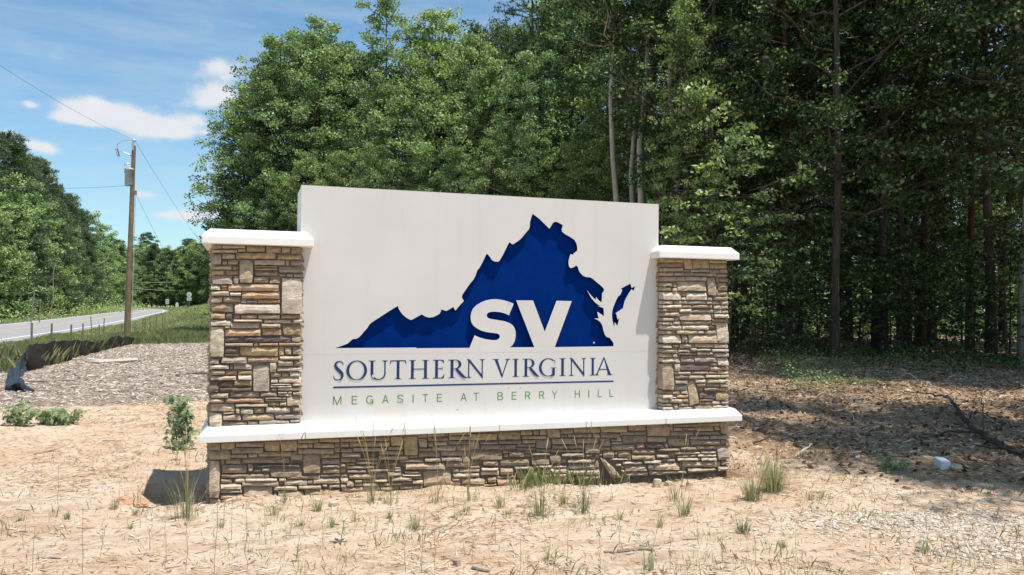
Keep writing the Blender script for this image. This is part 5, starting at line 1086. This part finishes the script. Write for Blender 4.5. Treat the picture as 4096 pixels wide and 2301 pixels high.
for i in range(30):
    r3 = random.Random(i+500); u, v = r3.uniform(0, 4000), r3.uniform(2000, 2290); L_ = r3.uniform(20, 70); a_ = r3.uniform(-.6, .6)
    stick([(u, v), (u+L_*.5, v+L_*.2*a_+2), (u+L_, v+L_*.4*a_)], r3.uniform(.003, .006), .0015, 'thin brown twig lying on the foreground sand', M_dead, 'twig', 'twig', 'twigs on the foreground sand', s=1, ox=0, oy=0, wob=.03)
stick([(680, 625), (690, 600), (760, 612), (820, 590), (900, 540), (930, 500)], .006, .002, 'bent dry weed stalk with forked tip lying before the wall', M_dead, s=1.61, ox=1300, oy=1750, lift=[0, .03, .03, .05, .1, .12])

# ------------------------------------------------------------------ plants
def lobed(acc, c, s, nrm, ang):
    """five-lobed leaf"""
    nrm = np.array(nrm, float); nrm /= np.linalg.norm(nrm); t = np.cross(nrm, [0, 0, 1]) + 1e-4; t /= np.linalg.norm(t); b = np.cross(nrm, t)
    pts = []
    for k_ in range(5):
        a_ = ang+R(-100+50*k_); pts.append((math.cos(a_-R(25))*.30, math.sin(a_-R(25))*.30)); pts.append((math.cos(a_)*(.62 if k_ in (0, 4) else .8), math.sin(a_)*(.62 if k_ in (0, 4) else .8)))
    pts.append((math.cos(ang+R(125))*.28, math.sin(ang+R(125))*.28)); pts.append((math.cos(ang+R(180))*.2, math.sin(ang+R(180))*.2))
    V = [np.array(c)] + [np.array(c)+(t*x_+b*y_)*s*.75 - nrm*s*.12*(x_*x_+y_*y_)*2 for x_, y_ in pts]; n_ = len(pts)
    acc.add(V, [(0, 1+i, 1+(i+1) % n_) for i in range(n_)])
def leafy(u, v, wpx, hpx, nst, lb, leafs=.055, seed=1, name='leafy_seedling', cat='plant', mat=M_weed, spread=1., dens=24, bend=None):
    p = ground_at(u, v); D = depth(p); w, h = wpx*D/FPX, hpx*D/FPX; rg_ = np.random.default_rng(seed)
    r = tag(empty(name, p), lb, cat); st_ = Acc(); lf = Acc(); lr_ = np.array([RT[0], RT[1], 0])
    for k_ in range(nst):
        off = (k_+.5)/nst-.5; e = lr_*w*off*.85*spread + np.array([0, 0, h*rg_.uniform(.7, 1.0)*(1-abs(off)*.5)]) + np.array([rg_.normal()*.05, rg_.normal()*.08, 0])
        s_0 = lr_*w*off*.45*spread+np.array([0, rg_.normal()*.03, -.02])
        P = curve_pts(s_0, e, 0, rg_, 6, .03)
        if bend: P[:, 0] += bend*np.linspace(0, 1, 6)**2; 
        addtube(st_, P, np.linspace(.006, .002, 6), 5)
        for j in range(dens):
            t_ = rg_.uniform(.12, 1.0); q = np.array([np.interp(t_, np.linspace(0, 1, 6), P[:, c_]) for c_ in range(3)]); a_ = rg_.uniform(0, 6.28); o_ = np.array([math.cos(a_), math.sin(a_), rg_.uniform(-.2, .4)])*rg_.uniform(.02, .13)*(1.2-t_*.5)
            addtube(st_, [q, q+o_], [.0015, .001], 3)
            lobed(lf, q+o_, leafs*rg_.uniform(.7, 1.25), o_/np.linalg.norm(o_)*.6+np.array([rg_.normal()*.35, -.35+rg_.normal()*.35, .55]), rg_.uniform(0, 6.28))
    st_.obj('stem', M_dead, r); lf.obj('foliage', mat, r); return r
leafy(722, 1800, 105, 268, 5, 'maple-leaved sapling standing on the sand left of the left pillar', seed=4, dens=62, leafs=.088, spread=1.15)
leafy(230, 1700, 165, 78, 6, 'low maple-leaved bush on the sand at the far left', seed=5, dens=75, leafs=.085)
leafy(75, 1700, 110, 105, 4, 'taller left part of the low maple-leaved bushes', seed=6, dens=45, leafs=.085)
leafy(3580, 1885, 90, 70, 6, 'small green bush in the shade right of the sign', seed=8, dens=26, leafs=.05)
def tuft(u, v, hpx, n_, lb, seed=0, grp='grass tufts on the sand', heads=0, mat=M_tuft, spread=.8, wid=.0024, name='grass_tuft', hh=None):
    p = ground_at(u, v); D = depth(p); h = hpx*1.25*D/FPX; n_ = int(n_*1.8); rg_ = np.random.default_rng(seed+int(u)); r = tag(empty(name, p), lb, 'grass', grp); bl = Acc()
    for k_ in range(n_):
        a_ = rg_.uniform(0, 6.28); b0 = np.array([math.cos(a_), math.sin(a_), 0])*rg_.uniform(0, h*.3); L_ = h*rg_.uniform(.45, 1.05); sp_ = rg_.uniform(.05, spread)
        t_ = np.linspace(0, 1, 5); C = b0+np.stack([math.cos(a_)*L_*sp_*t_**1.8, math.sin(a_)*L_*sp_*t_**1.8, L_*t_*(1-.25*sp_*t_)-.01], 1)
        s_d = np.array([-math.sin(a_), math.cos(a_), 0])+rg_.normal(size=3)*.2; w = wid*np.array([1, .95, .75, .45, .08])
        V = np.concatenate([C-s_d*w[:, None], C+s_d*w[:, None]]); bl.add(V, [(i, i+1, 6+i, 5+i) for i in range(4)])
    bl.obj('blades', mat, r)
    if heads:
        hd = Acc()
        for k_ in range(heads):
            a_ = rg_.uniform(0, 6.28); L_ = (hh*D/FPX if hh else h*1.9)*rg_.uniform(.65, 1.05); ln = rg_.uniform(.04, .38); P = np.array([[math.cos(a_)*ln*t_*t_*L_+b0[0], math.sin(a_)*ln*t_*t_*L_+b0[1], L_*t_] for t_ in np.linspace(0, 1, 7)])
            addtube(hd, P, [.0018, .0018, .0016, .0016, .0015, .0013, .001], 4); T_ = P[-1]-P[-2]; T_ /= np.linalg.norm(T_); addtube(hd, [P[-1]-T_*.05, P[-1]-T_*.02, P[-1]+T_*.03, P[-1]+T_*.055], [.0015, .0038, .0032, .001], 5)
        hd.obj('seed_heads', M_dry, r)
    return r
HG = 'tall dry grasses before the wall'
tuft(745, 2070, 150, 34, 'green grass tuft with tall stalks before the pit left of the wall', 1, HG, heads=5, hh=330, spread=.5)
tuft(1140, 2010, 60, 10, 'grass with pale seed heads below the first sill joint', 2, HG, heads=3, hh=400)
tuft(1490, 2010, 110, 18, 'tall dry stalks rising over the sill, leftmost of the centre group', 3, HG, heads=8, hh=330)
tuft(1560, 2020, 90, 14, 'second clump of tall dry stalks before the wall centre', 4, HG, heads=5, hh=330)
tuft(1750, 2010, 90, 14, 'tall stalks crossing the round boulder stone in the wall', 5, HG, heads=5, hh=340)
tuft(1880, 2005, 80, 14, 'curved dry stalks right of the boulder stone in the wall', 6, HG, heads=7, hh=290)
tuft(2160, 2060, 120, 40, 'thick green tuft right of centre before the wall', 7, HG, heads=4, hh=270)
tuft(2335, 2050, 110, 26, 'green tuft with cattail-like heads before the diagonal stone', 8, HG, heads=6, hh=330)
tuft(2700, 2000, 90, 16, 'tuft with single seed stalk before the trench', 9, HG, heads=3, hh=290)
tuft(3095, 1965, 125, 170, 'densest green weed patch right of the sign', 10, None, heads=10, spread=.7, hh=170)
tuft(3010, 2000, 100, 80, 'thinner left side of the weed patch right of the sign', 11, None, heads=8, spread=.7, hh=160)
for i, (u, v, h, n_, lb) in enumerate([(1420, 2090, 50, 20, 'small tuft below the tall stalks at centre left'), (1560, 2075, 50, 18, 'small tuft under the second clump of stalks'), (1655, 2120, 75, 26, 'spiky blue green tuft on the sand at centre'), (1200, 2105, 45, 16, 'small tuft on pale sand below the wall\'s left end'), (1330, 2110, 60, 18, 'tuft with two leaves left of centre'),
                                  (1860, 2050, 45, 16, 'dark small tuft right of the dry stalks'), (1820, 2080, 45, 14, 'tiny tuft left of the dark small one'), (2030, 2060, 45, 16, 'sparse tuft at the middle of the foreground'), (2480, 2080, 50, 16, 'reddish based tuft below the diagonal stone'), (2740, 2060, 80, 30, 'fan-shaped tuft below the trench'),
                                  (2640, 2110, 55, 16, 'thin tuft left of the fan-shaped one'), (3240, 2000, 40, 14, 'small tuft right of the weed patch'), (3290, 1990, 36, 12, 'tiny tuft further right of the weed patch'), (2970, 2130, 70, 34, 'blue green tuft on open sand right of centre'), (3130, 2190, 40, 16, 'small tuft at right foreground'), (3700, 2215, 70, 14, 'spreading weed by the gravel'),
                                  (460, 2035, 50, 16, 'small green tuft on the left sand'), (520, 2115, 40, 14, 'sparse tuft low at left'), (540, 2060, 45, 14, 'thin tuft beside the small green one'), (270, 2075, 36, 26, 'flat spreading grass at far left'), (80, 2085, 30, 16, 'low grass at the left edge'), (880, 2110, 45, 14, 'thin tuft under the wall\'s left corner'),
                                  (1000, 2210, 30, 10, 'tiny tuft in the left centre foreground'), (2190, 2240, 60, 16, 'upright leafy weed at the bottom centre'), (2600, 2290, 110, 14, 'bladed weed at the bottom right of centre'), (1100, 2060, 60, 20, 'tuft close to the wall\'s left part'), (1270, 2045, 60, 30, 'grass at the wall foot left of centre'), (2000, 2030, 60, 30, 'grass at the wall foot at centre'), (2250, 2015, 60, 24, 'grass at the wall foot right of centre')]):
    tuft(u, v, h, n_, lb, 20+i, spread=.7, heads=1 if i % 3 == 0 else 0)
for i, (u, v, h) in enumerate([(330, 2290, 250), (230, 2070, 190), (600, 2200, 160), (665, 2290, 200), (745, 2290, 260), (860, 2290, 320), (985, 2290, 280), (560, 2110, 140), (1690, 2290, 260), (1740, 2300, 180), (2270, 2290, 200), (1190, 2290, 150), (3020, 2260, 150), (1380, 2300, 120), (95, 2200, 120), (410, 2200, 110), (1500, 2200, 130), (1620, 2290, 170), (1890, 2250, 140), (1980, 2180, 120), (2080, 2290, 150), (2400, 2260, 140), (2480, 2180, 120), (2680, 2280, 180), (2790, 2180, 130), (2890, 2250, 150), (3180, 2290, 160), (3330, 2150, 100), (3480, 2240, 120), (130, 2290, 180), (1060, 2180, 150), (925, 2160, 170), (1290, 2200, 150), (3600, 2290, 150)]):
    p = ground_at(u, v); D = depth(p); a = Acc(); H_ = h*D/FPX; rg_ = np.random.default_rng(i); P = np.array([[rg_.normal()*.004+.03*t_*t_*H_*(i % 3-1), 0, H_*t_] for t_ in np.linspace(0, 1, 8)]); addtube(a, P, np.linspace(.002, .0012, 8), 4)
    for j in range(7): q = P[2+j % 6]; addtube(a, [q, q+np.array([rg_.normal()*.012, 0, .012])], [.0018, .0005], 3)
    o = a.obj('dry_stalk', M_dry); o.location = p; tag(o, 'single thin dry grass stalk standing in the foreground sand', 'grass', 'thin dry stalks in the foreground')
for u, v, h, lb in [(1180, 2245, 75, 'small broad-leaved sprout at the bottom left of centre'), (705, 1840, 60, 'yellowish sprout below the sapling'), (1365, 2170, 110, 'tall thin sprout with narrow leaves left of centre'), (2215, 2260, 80, 'leafy green sprout at the bottom centre'), (2590, 2265, 60, 'sprout with folded leaves at the bottom'), (3985, 2075, 50, 'small sprout at the right edge')]:
    p = ground_at(u, v); D = depth(p); H_ = h*D/FPX; rg_ = np.random.default_rng(int(u)); r = tag(empty('sprout', p), lb, 'plant'); s1 = Acc(); l1 = Acc(); P = curve_pts((0, 0, -.01), (.02, 0, H_*.8), 0, rg_, 5, .04); addtube(s1, P, .0025, 4); s1.obj('stem', M_weed, r)
    for j in range(9):
        t_ = .25+.75*j/9; q = np.array([np.interp(t_, np.linspace(0, 1, 5), P[:, c_]) for c_ in range(3)]); a_ = j*2.4; d = np.array([math.cos(a_), math.sin(a_), .45]); d /= np.linalg.norm(d); L_ = H_*rg_.uniform(.28, .5); sd_ = np.cross(d, [0, 0, 1]); e = q+d*L_; m_p = q+d*L_*.45+np.array([0, 0, .01])
        l1.add([q, m_p-sd_*L_*.16, e-np.array([0, 0, L_*.15]), m_p+sd_*L_*.16], [(0, 1, 2, 3)])
    l1.obj('foliage', M_weed, r)
# ------------------------------------------------------------------ uncountable grass
def blades(name, x, y, h, w, mat, rg, lb, lean=.75):
    n_ = len(x); z = terrain(x, y); a_ = rg.uniform(0, 6.28, n_); b = np.stack([x, y, z-.01], 1); d = np.stack([np.cos(a_), np.sin(a_), np.zeros(n_)], 1)
    s_d = np.stack([-np.sin(a_), np.cos(a_), np.zeros(n_)], 1); ln = (lean*rg.random(n_)*h)[:, None]; up = np.zeros((n_, 3)); up[:, 2] = h
    w = np.broadcast_to(w, (n_,))[:, None]
    V = np.stack([b-s_d*w, b+s_d*w, b+up*.55+d*ln*.35+s_d*w*.8, b+up+d*ln, b+up*.55+d*ln*.35-s_d*w*.8], 1).reshape(-1, 3)
    bb = np.arange(n_)[:, None]*5; a = Acc(); a.add(V, bb+np.array((0, 1, 2, 3, 4))); return tag(a.obj(name, mat), lb, kind='stuff')
rg = np.random.default_rng(17)
def beyond_fence(x, y):
    q = PP[:, 0]; return y > np.interp(x, q, PP[:, 1], left=PP[0, 1]-.5, right=PP[-1, 1])+.25
def grass_w(x, y):
    d = np.min(np.abs(np.interp(y, RC_Y, RC_X)-x)[None], 0); return ((zones(x, y)[1] > .35) | ((x < PP[-1, 0]) & (y < 40)))*(d > 4.1)*(beyond_fence(x, y) | (x > PP[-1, 0]))
RC_Y = np.array([p[1] for p in RC[:13]]); RC_X = np.array([p[0] for p in RC[:13]])
def roadside(n_, b4, hh, ww, lb, nm='grass'):
    x, y, D = visible_pts(n_, b4, rg, lambda x, y: grass_w(x, y).astype(float)); 
    near = np.abs(np.interp(y, RC_Y, RC_X)-x) < 7.5
    h = rg.uniform(*hh, len(x))*(.5+1.0*vn(x, y, .45, 51))*np.where(near & (x > -13), .55, 1); blades(nm, x, y, h, ww*(.7+.6*rg.random(len(x))), M_grass, rg, lb)
roadside(90000, (-13, 4, 15, 40), (.10, .34), .008, 'green and straw coloured grass between the clearing and the road')
roadside(90000, (-18, 2, 38, 100), (.08, .26), .018, 'roadside grass verge further along the road')
roadside(60000, (-30, 0, 98, 250), (.10, .28), .05, 'grassy slope by the road bend')
x, y, D = visible_pts(16000, (-27, -16.5, 40, 210), rg, lambda x, y: (x < np.interp(y, RC_Y, RC_X)-4.2)*1.); blades('grass', x, y, rg.uniform(.08, .3, len(x)), .03, M_grass, rg, 'grass verge on the far side of the road')
# tall weeds along the fence
x, y, D = visible_pts(15000, (-11, -1, 13, 26), rg, lambda x, y: np.exp(-((y-np.interp(x, PP[:, 0], PP[:, 1])-.9)/1.2)**2)*1.*(beyond_fence(x, y) | ((vn(x, y, .9, 81) > .72) & (x > -5.5))))
a = Acc(); z = terrain(x, y); n_ = len(x); hh = rg.uniform(.1, .75, n_); C = np.stack([x, y, z+hh*rg.random(n_)], 1); leaf_quads(a, C, .09, .028, rg, .1); tag(a.obj('weeds', M_weed), 'leafy weeds growing over and behind the silt fence', kind='stuff')
x, y, D = visible_pts(26000, (-11, 3, 12, 27), rg, lambda x, y: np.exp(-((y-np.interp(x, PP[:, 0], PP[:, 1])-2.)/2.)**2)*1.*beyond_fence(x, y)); blades('tall_grass', x, y, rg.uniform(.2, .7, len(x)), .007, M_grass, rg, 'tall grass and weeds behind the silt fence')
# undergrowth on the forest floor and its rim
def clumpy(n_, b4, wf, lf, mat, lb, hmax=.5, name='undergrowth'):
    x, y, D = visible_pts(n_, b4, rg, wf); z = terrain(x, y); h = hmax*rg.random(len(x))*vn(x, y, .8, 61)**1.5*2; a = Acc(); leaf_quads(a, np.stack([x, y, z+.02+h], 1), lf, lf*.6, rg, 1.4); tag(a.obj(name, mat), lb, kind='stuff')
clumpy(60000, (6, 34, 8, 34), lambda x, y: (ss(-1.5, 1.0, x-edge_x(y)))*(vn(x, y, .5, 62) > .42)*.9, .10, M_leaf, 'low green undergrowth on the shaded forest floor', .6)
clumpy(30000, (8, 24, 6, 15), lambda x, y: (vn(x, y, .7, 63) > .60)*(x-edge_x(y) > -4.5)*.8, .07, M_leafe, 'light green weeds at the edge of the clearing', .35, 'weeds')
clumpy(12000, (-30, -19, 55, 190), lambda x, y: 1.*(vn(x, y, .25, 64) > .4), .30, M_leafe, 'bushy growth at the foot of the trees across the road', 1.8, 'undergrowth')
clumpy(16000, (-3, 9, 22, 44), lambda x, y: ss(-2, .5, x-edge_x(y))*1., .16, M_leaf, 'bushes at the foot of the wood behind the sign', 2.2, 'undergrowth')
clumpy(60000, (14, 62, 22, 62), lambda x, y: ((x-CAM[0])*FW[0]+(y-CAM[1])*FW[1] > 44)*(x > edge_x(y)+6)*1., .34, M_leaf, 'dense brush closing the far side of the wood', 3.6, 'undergrowth')
# short grass sprinkled in the sand
x, y, D = visible_pts(40000, (-4, 8, -3.6, 2.6), rg, lambda x, y: .08+.9*(vn(x, y, 1.3, 71) > .58)*vn(x, y, 4, 74)*(y < .5)); k = ~under_sign(x, y)
blades('sparse_grass', x[k], y[k], rg.uniform(.02, .09, k.sum())*(.4+1.1*vn(x[k], y[k], 2.5, 75)), .0017, M_tuft, rg, 'sparse short grass blades in the sand', .7)
x = rg.uniform(-.0, SW+.3, 7000); y = rg.normal(-.13, .10, 7000); k = (vn(x, y, 1.5, 72) > .45) & (y < -.05); blades('wall_grass', x[k], y[k], rg.uniform(.05, .24, k.sum()), .0026, M_grass, rg, 'green grass along the foot of the stone wall', .7)
